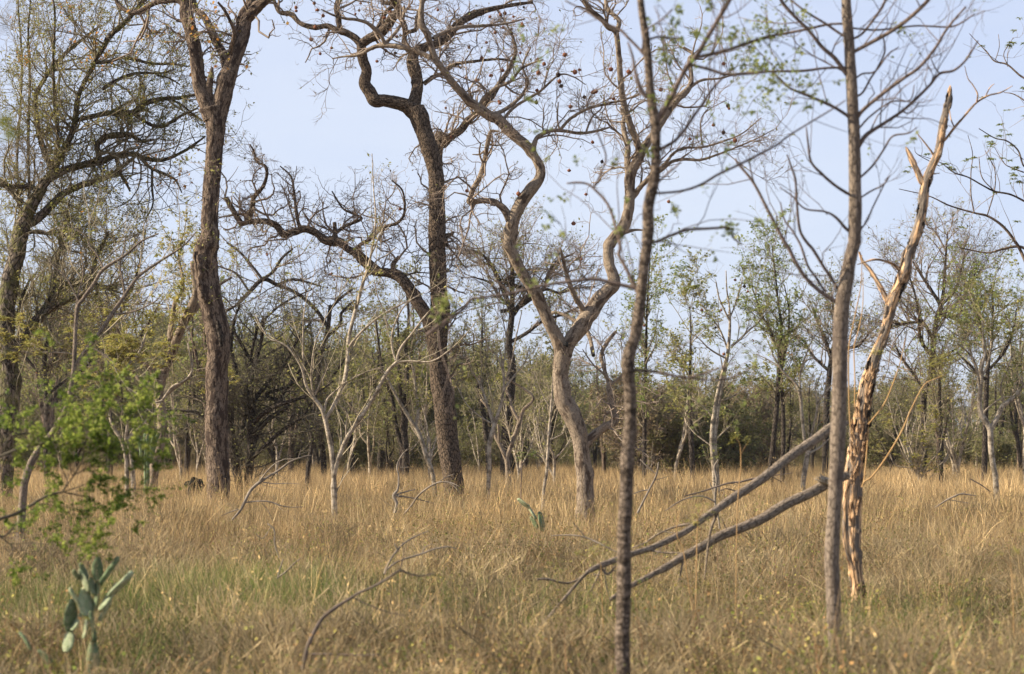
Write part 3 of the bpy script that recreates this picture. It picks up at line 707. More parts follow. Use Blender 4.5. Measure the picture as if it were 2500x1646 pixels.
# ------------------------------------------------------------------ tall forked tree on the left
def left_tree():
    t = Traced(42, 5, slope=.3)
    t.add("I 1395,440,150 E 1395,1400,140 1385,1200,146 1382,1000,140 1380,850,140 1392,700,142 1388,560,146 1358,420,150 1326,250,150 1312,120,150 1315,20,146 A 1335,1500,118 1335,1400,114 1345,1250,112 1355,1100,110 1368,950,112 1375,850,122 1372,760,134 1362,690,150", 'trunk', ground=True)
    t.add("A 1355,760,120 1325,670,112 1290,590,100 1265,500,92 1250,350,86 1222,220,86 1192,110,84 1180,0,74 1150,-80,64", slope=-.1)
    t.add("A 1375,770,124 1415,640,118 1448,500,114 1490,380,102 1540,250,96 1562,110,100 1600,20,70 1590,-90,60", slope=.15)
    t.add("A 1560,140,72 1610,80,76 1660,30,66 1720,-15,58 1800,-80,50", slope=-.3)
    t.add("A 1445,450,60 1428,360,60 1382,275,54 1340,180,52 1300,105,46 1250,60,40 1225,-40,34", slope=.3)
    t.add("A 1345,680,54 1332,560,48 1345,480,36 1352,430,18", 'broken_stub', slope=0)
    t.add("A 1455,390,40 1478,290,34 1492,200,26 1440,80,20 1390,15,16", slope=-.5)
    t.add("A 1180,30,44 1130,5,36 1070,5,36 980,20,36 905,70,40 840,80,34 785,55,28 742,5,22 750,-40,18", slope=.2)
    t.add("A 1160,135,24 1125,130,20", 'stub', slope=0)
    base = t.limbs[0][1][0] * [1, 1, 0]
    r = build_tree('forked_tree', "tall brown tree on the left splitting high up into a V of two thick limbs", 'tree', base, t.limbs, M['brown_bark'], S=64, fiss=.012, fsize=.07, rough=.06, seed=12)
    # torn bark round the long hollow in the middle of the trunk
    rng = np.random.default_rng(8)
    for i, s in enumerate(("E 1243,40,34 1250,120,30 1272,210,26 1290,330,22", "E 1385,480,34 1405,560,40 1412,640,30", "E 1262,60,22 1275,170,26 1268,260,18")):
        xy, w = parse(s); P = unproject(xy, np.full(len(xy), 41.62 + .1 * (i == 0))); P2, R2 = P, w / 2 / FPX * 42
        V, F, bk = limb_mesh('w', P2 - base, R2, None, S=14, rough=.5, fiss=.01, fsize=.05, seed=40 + i)
        link('bark_flap', mesh_np('bark_flap', V, F, M['brown_bark'] if i != 1 else M['black_bark'], {'bark': ('FLOAT_VECTOR', bk)}), r)
    P, R = parents_of(t.limbs, .6, skip=(0, 5)); px = P[:, 1, 0] / P[:, 1, 1] * FPX + 1250; py = HOR - (P[:, 1, 2] - EYE) / P[:, 1, 1] * FPX
    k = (py < 130) | (R[:, 1] < .16); P, R = P[k], R[k]
    L = [dict(TW_CROOK[0], n=2.2), dict(TW_CROOK[1], n=6), dict(TW_CROOK[2], n=3)]
    lv = grow(rng, P, R, L)
    def keep(p):
        x = p[:, -1, 0] / p[:, -1, 1] * FPX + 1250; y = HOR - (p[:, -1, 2] - EYE) / p[:, -1, 1] * FPX
        return ~((x > 640) & (y > 150))
    lv = [(p[keep(p)], q[keep(p)]) for p, q in lv]
    # epicormic twigs along the trunk
    P, R = parents_of(t.limbs[:1], .5); k = (P[:, 1, 2] > 4.3) & (P[:, 1, 2] < 8.2)
    e = grow(rng, P[k], R[k] * .1, [dict(n=4, L=.9, ang=(50, 90), wob=.35, K=6, rmax=.012, rmin=.007, planar=-.2), dict(n=6, L=.35, wob=.4, K=4, rmin=.004)])
    twig_part(r, lv + e, M['twig_brown'])
    C, D = sample_on(rng, np.concatenate([lv[2][0], e[1][0]]), 900, .4); V, F = leaf_geo(rng, C, .04, D=D); leaf_part(r, V, F, M['leaf_olive'])
    C, D = sample_on(rng, lv[2][0], 160, .4); V, F = leaf_geo(rng, C, .07, D=D, long=1.3); leaf_part(r, V, F, M['leaf_dry'], 'dry_leaves')
left_tree()

# ------------------------------------------------------------------ pale forked tree right of the middle
def pale_tree():
    t = Traced(35, 9, slope=.35)
    t.add("K 600,540,118 598,400,112 590,300,108 G 570,1260,106 552,1180,116 510,1080,120 462,1000,110 442,900,100 440,800,100 450,700,106 455,635,116", 'trunk', ground=True)
    t.add("G 452,680,104 420,595,88 372,500,80 328,400,76 287,310,84 225,220,72 172,130,70 135,50,74 C 112,1560,84 125,1500,84 135,1420,84 160,1350,84 200,1280,84 250,1210,84 300,1150,66 312,1080,60 275,1000,56 222,930,66 150,870,66 90,810,70 30,750,76 B 1570,745,70 1500,700,60 1430,650,58 1380,600,50 1320,530,50 1270,460,46 1210,380,46 1182,300,40 1160,220,44 1122,160,48 1118,90,38 1125,0,30 1130,-50,28", slope=-.1)
    t.add("G 455,690,100 500,610,92 560,530,96 620,440,100 680,350,96 740,290,90 782,240,84 772,180,76 752,120,70 745,30,66 C 750,1560,78 785,1510,72 840,1450,76 872,1350,66 882,1250,66 880,1150,70 900,1080,66 942,1000,66 958,950,62", slope=.12)
    t.add("C 955,980,60 930,910,46 890,810,44 860,720,42 840,640,42 825,540,40 815,400,38 805,280,36 790,200,36 740,170,34 700,120,30 640,70,28 590,0,25 570,-40,22", slope=-.3)
    t.add("C 800,200,30 812,130,30 742,60,26 725,-20,24", slope=.3)
    t.add("C 872,1140,42 865,1000,40 870,950,36 850,860,36 838,790,30 845,740,22 820,690,14", slope=.5)
    t.add("C 960,970,54 1010,885,50 1045,840,50 1110,730,56 1180,640,46 1262,555,38 1272,480,30 1262,380,30 1285,345,24 1225,305,20", slope=.4)
    t.add("C 1262,560,22 1340,512,18 1460,500,12 1560,470,8", slope=.1)
    t.add("C 900,1260,40 960,1180,32 1040,1112,24 1110,1040,22 1160,980,18 1225,945,16 1350,938,14 1480,900,11 1600,850,9 1720,750,6", slope=.2)
    t.add("C 905,1240,34 950,1190,30 1010,1130,26 1080,1088,24 1150,1032,22 1230,1016,20 1330,1020,17 1430,990,14 1560,940,11 1700,880,8 1790,830,6", slope=-.3)
    t.add("C 1350,938,12 1335,850,10 1340,750,8 1400,690,7 1500,640,5", slope=.3)
    t.add("C 855,1480,26 920,1466,16 980,1470,10", 'stub')
    t.add("G 560,500,32 530,478,26 480,450,22 430,430,22 385,425,18", 'broken_stub')
    t.add("G 600,430,36 570,385,34 530,320,34 490,220,30 460,100,22 440,20,16", slope=-.6)
    t.add("G 600,1270,66 640,1220,60 720,1160,56 785,1120,52 775,1050,42 760,980,40 748,900,38 768,865,26", slope=.2)
    t.add("G 755,900,26 720,790,24 700,700,26 735,620,26 790,550,22", slope=.3)
    t.add("G 765,870,18 720,820,14 660,770,12 620,720,9 580,660,6"); t.add("G 770,880,20 830,830,16 870,790,12 880,700,8")
    t.add("G 650,700,26 630,600,26 600,520,26 590,440,22", slope=.9)
    # hooked limb and the limb arching to the right
    t.add("C 120,1400,66 85,1340,52 40,1300,44 0,1285,40 B 1500,1280,38 1425,1292,32 1438,1240,34 1452,1200,36 1492,1130,36 1520,1040,32 1535,950,30 1552,870,28 1565,838,22 1612,838,14", slope=-.15)
    t.add("B 1550,920,14 1600,928,10 1655,915,6"); t.add("B 1525,960,14 1490,985,11 1445,985,7")
    t.add("C 262,980,40 270,930,34 290,880,28 335,850,26 400,832,25 480,838,22 560,850,21 650,840,18 755,812,12", slope=.15)
    t.add("C 430,838,22 500,760,20 600,700,19 700,670,17 850,635,14 940,600,10", slope=-.4)
    t.add("C 600,850,14 640,750,12 700,690,9 720,600,7", slope=.4); t.add("C 435,835,14 420,760,12 425,650,8")
    # upper left offshoots
    t.add("B 1180,370,36 1080,322,30 1000,302,34 900,290,34 820,300,26 720,350,20 620,362,12 550,375,8", slope=.2)
    t.add("B 890,285,28 850,210,26 780,150,23 700,125,20 640,120,18 560,98,14 480,60,9", slope=-.4)
    t.add("B 880,285,24 950,215,22 1000,130,20 1010,40,16", slope=.4)
    t.add("B 1195,245,26 1270,205,25 1380,172,24 1500,166,20 1650,152,15 1780,120,10", slope=.35)
    t.add("B 1500,700,30 C -60,640,26 30,560,24 120,520,20 200,430,15 330,380,10", slope=-.4)
    t.add("C 0,740,30 100,690,26 200,600,22 230,520,18 200,420,15 250,300,10", slope=.4)
    t.add("C 60,780,24 150,680,20 300,590,16 430,480,12 520,490,9 600,540,6", slope=.2)
    base = t.limbs[0][1][0] * [1, 1, 0]
    r = build_tree('pale_forked_tree', "pale twisted tree right of the middle whose trunk bends and forks into a low Y", 'tree', base, t.limbs, M['pale_bark'], S=56, fiss=.006, fsize=.12, rough=.07, seed=30)
    # hollow in the fork
    P = at(1200 + 478 / SCL, 600 + 630 / SCL, 34.82)
    V = IV * [.038, .03, .052] * (1 + .2 * vnoise(IV * 2)[:, None]) + P - base; link('knot_hole', mesh_np('knot_hole', V, [IF], M['char'], {'bark': ('FLOAT_VECTOR', V)}), r)
    rng = np.random.default_rng(33)
    P, R = parents_of(t.limbs, .5, skip=(0, 11, 12)); px = P[:, 1, 0] / P[:, 1, 1] * FPX + 1250; py = HOR - (P[:, 1, 2] - EYE) / P[:, 1, 1] * FPX
    k = (R[:, 1] < .085); P, R, px, py = P[k], R[k], px[k], py[k]
    L = [dict(n=2.3, L=1.25, ang=(25, 75), wob=.34, up=.12, K=7, rmax=.022, rmin=.008, rr=.5, tip=.4), dict(n=7, L=.55, ang=(25, 70), wob=.38, up=.08, K=5, rmax=.010, rmin=.0048, tip=.5, tipchild=True), dict(n=3.2, L=.24, ang=(25, 75), wob=.35, K=4, rmin=.0032)]
    lv = grow(rng, P, R, L); twig_part(r, lv, M['twig_brown'])
    tips = np.concatenate([lv[1][0][:, -1], lv[2][0][:, -1]]); s = 1 / SCL
    Cc = [(78, 62), (142, 98), (205, 127), (313, 350), (330, 393), (306, 435), (0, 455), (423, 472), (430, 497), (448, 527), (478, 320), (518, 425), (573, 434), (776, 425), (887, 430), (810, 515), (592, 600), (783, 610), (508, 655), (645, 570), (660, 550), (57, 627), (277, 625), (280, 575), (1492, 405), (1503, 655), (1512, 675), (1412, 780), (1485, 820), (1272, 870), (1547, 888), (1120, 610), (1045, 600), (1075, 545), (491, 1055), (587, 1210), (521, 1378), (1138, 1418), (150, 1232), (180, 1220), (715, 1000), (652, 900)]
    add_fruits(r, tips, [(1200 + x * s, y * s) for x, y in Cc], .037, 3, dark=.2, maxd=75)
    add_fruits(r, tips, [(1200 + 582 * s, 600 + 70 * s), (1200 + 985 * s, 600 + 445 * s)], .03, 3, dark=0, maxd=60)
    C, D = sample_on(rng, lv[2][0], 900, .4); V, F = leaf_geo(rng, C, .028, D=D); leaf_part(r, V, F, M['leaf_olive'])
pale_tree()

# ------------------------------------------------------------------ two slim young trees close by, out of focus
YTW = [dict(n=2.2, L=.6, ang=(30, 75), wob=.22, up=.12, K=6, rmax=.006, rmin=.0022, rr=.45), dict(n=2.6, L=.22, ang=(30, 75), wob=.25, up=.1, K=4, rmin=.0014, rmax=.003, rr=.6)]
def near_tree(name, label, d, traces, bark, seed, leafn, leafmat, leafzone, S=32, tw=YTW, lsize=.016, twm='twig_young', clumps=()):
    t = Traced(d, seed, slope=.3)
    for i, s in enumerate(traces): t.add(s, 'trunk' if i == 0 else 'branch', ground=i == 0)
    base = t.limbs[0][1][0] * [1, 1, 0]; r = build_tree(name, label, 'tree', base, t.limbs, bark, bark2=M['young_branch'], S=S, rough=.05, fiss=.0, seed=seed, group='slim young trees close to the camera')
    rng = np.random.default_rng(seed); P, R = parents_of(t.limbs, .25, skip=(0,)); lv = grow(rng, P, R, tw); twig_part(r, lv, M[twm])
    allp = lv[0][0][:, 2:] ; C, D = sample_on(rng, np.concatenate([lv[1][0]]), int(leafn * .9), .3)
    px = C[:, 0] / C[:, 1] * FPX + 1250; py = HOR - (C[:, 2] - EYE) / C[:, 1] * FPX
    k = rng.random(len(C)) < leafzone(px, py); C = C[k]
    for (x, y, rad, n) in clumps:
        dd = ((t.px - [x, y]) ** 2).sum(1).argmin(); c = at(x, y, t.dep[dd]); q = rng.normal(size=(int(n * 1.3), 3)) * rad / FPX * d * .5 + c; C = np.concatenate([C, q])
    V, F = leaf_geo(rng, C, lsize, flat=.2, long=1.4); leaf_part(r, V, F, M[leafmat])
    return t, r

near_tree('young_tree', "nearest slim young tree, crooked with blotched bark, crossing the whole height of the view", 10.0, [
    "K 840,1567,95 835,1400,95 838,1200,94 845,1000,92 845,800,90 845,650,88 855,500,86 G 862,1500,88 866,1350,88 876,1250,86 886,1100,78 885,950,78 872,820,80 876,700,84 915,580,76 937,450,75 952,330,68 962,230,68 976,100,70 992,0,66 C 992,1540,72 1000,1450,74 998,1330,70 1024,1200,72 1045,1100,62 1048,950,60 1045,800,64 1026,680,64 1010,550,54 1000,400,52 985,250,50 965,120,48 950,0,44 940,-120,40",
    "C 1046,790,48 1070,740,42 1100,700,38 1160,590,35 1205,500,30 1250,420,32 1310,350,30 1370,250,28 1430,150,28 1500,30,30 1540,-40,25",
    "C 1290,370,24 1420,342,24 1530,312,22 1640,270,20 1828,218,17",
    "C 1250,410,20 1380,440,20 1500,475,20 1650,470,17 1828,452,13",
    "C 1060,960,24 1120,930,22 1170,898,20 1230,830,20 1290,740,19 1340,670,18 1400,580,16 1480,490,15 1560,430,9",
    "C 1015,620,30 980,610,30 950,570,27 930,510,24 912,440,20 900,360,15 870,270,12",
    "C 975,350,22 930,300,18 870,240,18 820,190,17 750,160,15 660,110,13 600,70,12 470,5,9",
    "C 985,260,15 1060,236,14 1130,242,12 1220,246,8",
    "G 940,310,28 915,270,26 880,190,24 850,130,23 812,60,22 C 820,1570,21 795,1460,19 745,1310,17 650,1200,16 600,1170,14 540,1165,15 480,1170,10",
    "G 950,330,20 C 1000,1580,20 1060,1540,19 1150,1500,20 1250,1466,20 1380,1458,18 1500,1452,16 1532,1470,14 1540,1515,12 1600,1560,8",
    "C 1020,1235,16 1200,1220,16 1330,1180,17 1450,1110,17 1600,1040,16 1828,920,14 D 300,885,13 450,790,11 600,700,10 690,640,8",
    "G 930,275,28 880,262,26 800,245,25 700,220,24 640,214,22 500,228,20 400,242,18 300,262,18 200,285,18 100,310,18 0,322,17 F 1500,332,17 1432,345,18 1410,380,20 1360,425,21 1300,462,22 1230,510,22 1150,572,20",
    "G 905,795,18 1020,800,18 1130,822,17 1240,840,16 1340,820,14 1460,778,10 1560,740,6",
    "G 1240,840,12 1390,856,12 1500,850,11 1600,812,9 1690,765,6",
    "C 1045,1180,14 1130,1100,13 1180,1060,12 1220,1010,9", "C 960,330,14 985,200,12 1080,130,10 1150,60,8", "C 650,1200,14 700,1100,12 730,1000,11 690,880,10 640,760,9 600,640,7"],
    M['young_bark'], 51, 3000, 'leaf_fresh', lambda x, y: np.where(y < 300, .8, np.where(y < 620, .45, .1)) * (x > 1250) + .15, lsize=.016,
    clumps=[(1780, 560, 22, 60), (1085, 740, 26, 60), (1165, 745, 18, 14), (1585, 370, 14, 20), (1650, 510, 14, 18), (1360, 70, 16, 20), (1625, 140, 35, 40), (1500, 400, 14, 14), (1410, 390, 14, 14), (1850, 90, 55, 90), (1880, 200, 55, 90), (1820, 150, 50, 60), (1068, 775, 16, 24)])

near_tree('young_tree', "straight grey slim young tree on the right, standing in front of the two leaning poles", 12.0, [
    "L 622,1400,86 620,1300,88 615,1200,92 610,1000,94 602,850,95 608,700,92 620,500,88 630,300,92 H 636,1400,94 642,1200,98 650,1000,96 654,800,96 656,600,98 665,420,98 680,300,94 700,200,90 717,100,86 740,0,84 D 746,1550,82 750,1450,84 752,1300,84 750,1150,80 748,1000,76 745,850,74 737,700,74 730,550,72 720,400,70 712,250,66 700,120,64 694,0,60 690,-120,56",
    "D 715,500,28 690,465,28 620,370,28 540,300,25 460,200,22 380,120,22 290,20,24 260,-60,20",
    "D 735,335,24 870,262,25 980,200,25 1080,130,25 1200,20,25 1240,-40,20",
    "D 700,245,16 640,205,16 560,150,16 430,70,14 330,-10,11",
    "D 715,260,14 790,220,16 850,150,16 920,50,16 955,-30,12",
    "D 715,155,15 640,152,15 560,160,16 450,185,17 300,215,18 200,232,16 100,265,15 0,300,14",
    "D 735,180,12 870,192,13 1000,182,12 1150,165,12 1350,172,12 1440,140,10 1510,90,7",
    "D 720,430,16 560,435,16 420,452,18 250,455,16 120,460,14 0,470,12",
    "D 760,760,26 790,715,26 850,660,24 950,580,24 1060,500,22 1160,430,20 1260,310,18 1340,180,16 1455,45,12",
    "D 765,950,30 790,905,30 830,855,28 930,790,22 1050,710,20 1150,620,20 1230,540,18 1290,470,18 1380,450,16 1460,380,14 1535,260,9",
    "D 1290,470,10 1260,430,9 1235,375,7", "D 1050,710,10 1100,720,9 1165,650,6",
    "D 728,765,20 690,730,20 600,675,20 450,610,18 330,560,15 270,500,12 200,450,10 130,440,8",
    "D 765,1150,14 860,1060,14 930,960,13 990,870,12 1090,850,10 1150,810,6",
    "D 748,1250,20 700,1232,20 620,1180,18 540,1110,18 470,1030,15 450,900,12 440,810,8",
    "D 750,620,14 800,590,14 850,500,13 890,440,12 940,330,12 930,230,9", "D 755,500,12 800,470,12 880,455,11 960,350,10 1030,300,7",
    "D 775,820,13 850,740,12 980,650,10 1100,640,9 1130,540,6",
    "H 645,365,26 610,345,26 550,310,25 450,220,25 380,120,25 325,10,24 D 310,1560,23 200,1350,20 100,1160,18 0,1040,15 C 1560,1010,10",
    "D 110,1180,10 85,1080,9 75,980,6", "H 645,290,20 600,205,20 560,150,20 480,20,20 D 455,1560,20 400,1470,18 380,1300,16 370,1150,14 340,1050,12 318,985,8",
    "H 560,295,16 500,200,16 450,130,16 405,0,15 D 350,1470,12 300,1400,11 275,1290,8",
    "D 745,1500,20 690,1455,20 630,1388,18 560,1350,13 430,1330,11 350,1250,10 270,1195,6",
    "D 760,1280,10 850,1220,11 930,1180,10 975,1120,6", "D 750,1500,12 820,1420,11 870,1310,10 960,1130,7"],
    M['grey_bark'], 52, 1500, 'leaf_fresh', lambda x, y: np.where((x < 1990) & (y < 280), 1.0, .06), lsize=.016,
    clumps=[(1860, 60, 26, 50), (2195, 66, 12, 24), (1900, 80, 22, 40), (1965, 35, 20, 30), (1890, 175, 30, 60), (1960, 205, 22, 30), (1870, 250, 20, 30), (1840, 165, 30, 50)])
# ------------------------------------------------------------------ broken tree with its bark torn off, and the two poles leaning from it
def broken_tree():
    t = Traced(17.5, 61, slope=.1)
    t.add("L 762,980,86 748,850,88 742,700,90 740,550,96 740,400,106 745,300,112 752,200,112 768,100,112 772,0,104 H 782,1150,106 800,1050,102 822,920,96 850,800,86 880,700,80 920,600,68 952,500,66 980,380,76 1012,300,76 1050,220,84 1075,140,76 1090,60,62 1112,0,60 D 1130,1520,70 1165,1400,62 1185,1290,62 1197,1200,60 1217,1120,52 1250,1040,52 1285,960,56 1302,850,50 1320,750,48 1345,650,40 1355,580,30 1357,545,8", 'trunk', ground=True)
    t.add("D 1205,1180,50 1180,1160,46 1150,1100,40 1110,1010,40 1085,960,28 1073,935,6", 'broken_stub', slope=.1)
    t.add("D 1310,900,22 1330,885,18 1380,820,18 1440,750,15 1520,660,13 1600,610,11 1680,590,9 1755,548,5", slope=.2)
    t.add("D 1525,658,11 1532,600,9 1500,540,8 1470,500,7 1450,420,4"); t.add("D 1385,815,10 1362,760,8 1352,690,5"); t.add("D 1580,620,8 1610,560,6 1640,535,4")
    t.add("D 1270,1015,16 1210,930,11 1140,842,5"); t.add("D 1240,1110,10 1290,1105,6")
    t.add("H 968,365,42 945,330,36 900,240,30 850,160,28 800,100,22 778,40,12", slope=.3)
    t.add("H 1050,175,32 1020,140,26 980,110,20 880,88,15 765,120,7", slope=-.2)
    t.add("L 735,900,30 705,800,36 690,700,40 688,600,42 690,500,42 700,400,40 712,330,34", 'side_stem', d0=17.4, slope=0)
    t.add("D 1200,1270,12 1195,1380,9 1240,1460,7 1390,1385,4", slope=.3)
    base = t.limbs[0][1][0] * [1, 1, 0]
    r = build_tree('broken_tree', "dead broken tree, bark torn off its orange wood, snapped top, behind the straight grey tree", 'tree', base, t.limbs, M['torn_wood'], S=56, fiss=.010, fsize=.035, rough=.17, seed=60)
    rng = np.random.default_rng(62)
    # remaining flakes and ridges of bark on the torn trunk
    P, R = smooth_path(t.limbs[0][1], t.limbs[0][2], .02)
    n = 90
    for i in range(n):
        j = rng.integers(int(len(P) * .03), int(len(P) * .97)); hz = P[j, 2]
        side = rng.choice([-1, 1], p=[.35, .65]); a = rng.uniform(-.9, .9)
        ln = rng.uniform(.06, .30); m = min(len(P) - 1, j + int(ln / .02)); q = P[j:m + 1:3]
        if len(q) < 3: continue
        off = np.array([side * math.cos(a), -abs(math.sin(a)) - .15, 0]); off /= np.linalg.norm(off)
        q = q + off * (R[j] * .92) + rng.normal(0, .003, q.shape); w = np.interp(np.linspace(0, 1, len(q)), [0, .3, .8, 1], [.002, 1, .9, .1]) * min(rng.uniform(.010, .026), R[j] * .3)
        V, F, bk = limb_mesh('f', q - base, w, None, S=8, step=.012, rough=.7, fiss=.004, fsize=.02, seed=i)
        link('bark_flake', mesh_np('bark_flake', V, F, M['black_bark'] if rng.random() < .45 else M['grey_bark'], {'bark': ('FLOAT_VECTOR', bk)}), r)
    # splinters round the wound low on the trunk
    for i in range(60):
        z = rng.uniform(.9, 2.3); j = np.argmin(abs(P[:, 2] - z)); th = rng.uniform(-2.6, -.4)
        p = P[j] + np.array([math.cos(th), math.sin(th), 0]) * R[j] * .9; e = p + np.array([math.cos(th) * .025 + rng.normal(0, .01), math.sin(th) * .03, rng.uniform(.04, .13)])
        V, F, bk = limb_mesh('s', np.array([p, (p + e) / 2, e]) - base, np.array([.016, .012, .002]), None, S=5, step=.03, rough=.3, seed=i)
        link('splinter', mesh_np('splinter', V, F, M['torn_wood'], {'bark': ('FLOAT_VECTOR', bk)}), r)
    # new orange shoots from the foot
    rs = r; ts = Traced(17.35, 63, slope=.12)
    S_ = ["L 790,375,15 H 808,1500,15 830,1250,14 845,1000,13 880,800,12 905,660,8", "L 798,370,16 L 810,340,16 H 860,1470,19 950,1350,20 1050,1180,18 1110,1040,15 1190,890,12 1260,850,8 1335,820,5", "H 835,1140,17 930,1020,16 985,900,14 1040,740,11 1072,590,5", "H 735,1200,14 720,1140,14 712,950,14 712,650,14 750,450,12 788,250,10 795,60,6", "H 752,1120,14 748,1060,14 750,850,13 745,650,13 775,530,11 800,380,9 802,170,5"]
    for i, s in enumerate(S_):
        ts.add(s, 'shoot', d0=17.35 - .03 * i, wk=.6)
    for i, (nm, P_, R_) in enumerate(ts.limbs):
        b0 = np.array(rs.location); V, F, bk = limb_mesh(nm, P_ - b0, R_, None, S=8, rough=.04, seed=i)
        link(nm, mesh_np(nm, V, F, M['shoot'], {'bark': ('FLOAT_VECTOR', bk)}), rs)
    C = []
    for (x, y, rad, n) in [(1310, 830, 26, 40), (1250, 760, 30, 40), (1330, 715, 30, 40), (900, 680, 26, 40), (1180, 350, 16, 12)]:
        d0 = 17.3; c = at(1800 + x / SCL, 600 + y / SCL, d0); C.append(c + rng.normal(size=(n, 3)) * [1.6, 1, .5] * rad / SCL / FPX * d0)
    V, F = pinnate_geo(rng, np.concatenate(C), .05, nl=3); leaf_part(rs, V, F, M['leaf_yellow'])
broken_tree()

def lying(name, label, cat, d, traces, mat, seed, slopes=None, S=20, group=None, rough=.06, fiss=0, twigs=None, twm='dead_wood', wk=.85, subname='branch', first='stem'):
    t = Traced(d, seed, slope=.3)
    for i, s in enumerate(traces): t.add(s, first if i == 0 else subname, slope=(slopes[i] if slopes and i < len(slopes) else None), wk=wk)
    P = t.limbs[0][1]; b = P[np.argmin(P[:, 2])] * [1, 1, 0]
    r = build_tree(name, label, cat, b, t.limbs, mat, S=S, group=group, rough=rough, fiss=fiss, seed=seed)
    if twigs:
        rng = np.random.default_rng(seed); P, R = parents_of(t.limbs, .3); lv = grow(rng, P, R, twigs); twig_part(r, lv, M[twm])
    return t, r

DT = [dict(n=.6, L=.4, ang=(30, 70), wob=.25, up=.08, K=5, rmin=.0025, rmax=.006, rr=.5)]
lying('leaning_pole', "upper of the two long grey poles leaning from the broken tree down into the grass", 'fallen trunk', 17.1, [
    "H 700,1130,30 650,1145,54 590,1165,62 L 500,70,60 350,170,58 200,290,56 60,390,54 0,425,54 K 1430,520,46 1330,590,44 1240,655,40 1130,712,38 1010,765,36 900,800,38 760,850,40 640,900,32 580,950,22 450,1100,18 340,1230,14 245,1355,9",
    "K 1440,535,20 1400,640,18 1380,760,14 1358,960,7", "K 1290,605,18 1180,625,14 1050,680,12 980,730,10 900,760,7", "K 690,880,18 740,930,14 790,880,10", "K 1000,775,14 1100,792,12 1200,795,7", "K 640,905,16 500,985,14 350,960,14 290,965,16", "K 700,880,14 670,960,12 630,1040,8"],
    M['log_bark'], 71, [-.75, .1, .2], S=32, wk=1.05, twigs=DT)
lying('leaning_pole', "lower of the two long grey poles leaning out of the grass against the broken tree", 'fallen trunk', 16.9, [
    "L 700,300,50 640,320,62 560,360,64 450,420,62 300,490,62 150,580,60 0,645,60 K 1450,690,56 1330,762,54 1210,825,52 1120,882,46 1010,940,36 880,1010,30 760,1090,26", "K 1225,820,16 1210,900,12 1190,980,7", "K 1560,665,8 1500,640,7 1460,560,5"], M['log_bark'], 72, [-.7], S=32, wk=1.05)
def pole_tip():
    b = at(1800 + 545 / SCL, 1046 + 325 / SCL, 16.7); r = empty('splintered_wood', b, "pale torn splinters at the upper end of the lower leaning pole", 'wood'); rng = np.random.default_rng(3)
    for i in range(12):
        o = rng.normal(0, .012, 3); e = o + np.array([rng.uniform(-.06, -.01), rng.normal(0, .02), rng.uniform(.0, .035)])
        V, F, bk = limb_mesh('s', np.array([o + [.08, 0, -.03], o, e]), np.array([.012, .01, .002]), None, S=5, step=.04, rough=.3, seed=i); link('splinter', mesh_np('splinter', V, F, M['cream_bark'], {'bark': ('FLOAT_VECTOR', bk)}), r)
pole_tip()

DG = 'dead branches lying in the grass'
lying('dead_branch', "long curved dark dead branch arching up out of the near grass, lowest in the photo", 'dead branch', 11.2, [
    "J 365,1540,36 390,1410,34 430,1310,30 490,1210,28 570,1145,30 640,1100,22 720,1050,19 800,1015,17 900,960,16 980,908,16 1050,930,14 1120,940,12 1205,925,7", "J 690,1082,11 780,1125,10 900,1170,8 1010,1192,5", "J 980,908,10 1000,840,9 1010,760,5", "J 400,1440,16 520,1440,14 700,1445,12 860,1445,9"], M['dead_wood_dark'], 81, [.3], group=DG)
lying('dead_branch', "thin pale forked dead branch just beyond the long curved one, reaching to the right", 'dead branch', 15, [
    "J 885,930,24 910,860,14 980,760,14 1060,700,12 1165,655,6", "J 900,900,16 950,860,13 1020,830,14 1120,800,14 1200,770,12 1290,755,10 1350,770,6", "J 965,770,10 948,735,8", "J 1125,800,8 1140,760,6 1190,735,4"], M['dead_wood'], 82, [.3], group=DG)
lying('dead_branch', "grey forked dead branch leaning up in pale grass right of the tall forked tree", 'dead branch', 30, [
    "Z 140,1510,26 250,1380,44 310,1260,44 380,1130,46 480,1040,50 600,960,36 720,890,34 850,790,28 960,735,22 1090,695,16 1155,690,9", "Z 490,1020,32 580,900,22 680,800,18 805,738,13", "Z 800,738,12 900,735,9 960,738,6", "Z 310,1290,22 440,1275,22 580,1275,22 680,1300,20 780,1335,18 900,1350,14 1065,1345,8", "Z 520,1030,16 680,1050,16 850,1045,12 1000,1055,7", "Z 480,1000,10 520,920,9 555,838,5", "Z 240,1370,22 120,1410,14 0,1460,9", "Z 720,895,12 760,860,8 840,780,5 850,650,5", "Z 985,720,10 1000,660,8 1018,610,5", "Z 520,1300,10 600,1400,9 660,1520,7"], M['dead_wood'], 83, [.2], group=DG, twigs=DT)
lying('dead_branch', "twisted dead branch with an upright prong in grass left of the dark-barked tree", 'dead branch', 33, [
    "J 950,540,22 962,480,24 945,430,30 970,385,16 975,310,13 965,240,12 990,180,10 1030,130,5", "J 945,430,16 1000,410,12 1080,390,7", "J 950,430,18 1050,442,10 1200,478,5", "J 985,250,9 1035,248,5", "J 1010,545,12 1050,500,15 1100,430,15 1160,380,14 1230,345,13 1300,345,10 1365,372,6", "J 1225,345,8 1280,310,6 1330,290,4", "J 1300,350,8 1340,380,7 1370,420,4"], M['dead_wood'], 84, [.1], group=DG, twigs=DT)
lying('dead_branch', "short bleached crooked twig standing in grass left of the long curved branch", 'dead branch', 19, ["J 215,830,8 185,740,10 182,650,12 140,608,9", "J 160,630,6 110,700,6 60,670,5"], M['dead_wood'], 85, [.1], group=DG, first='twig')
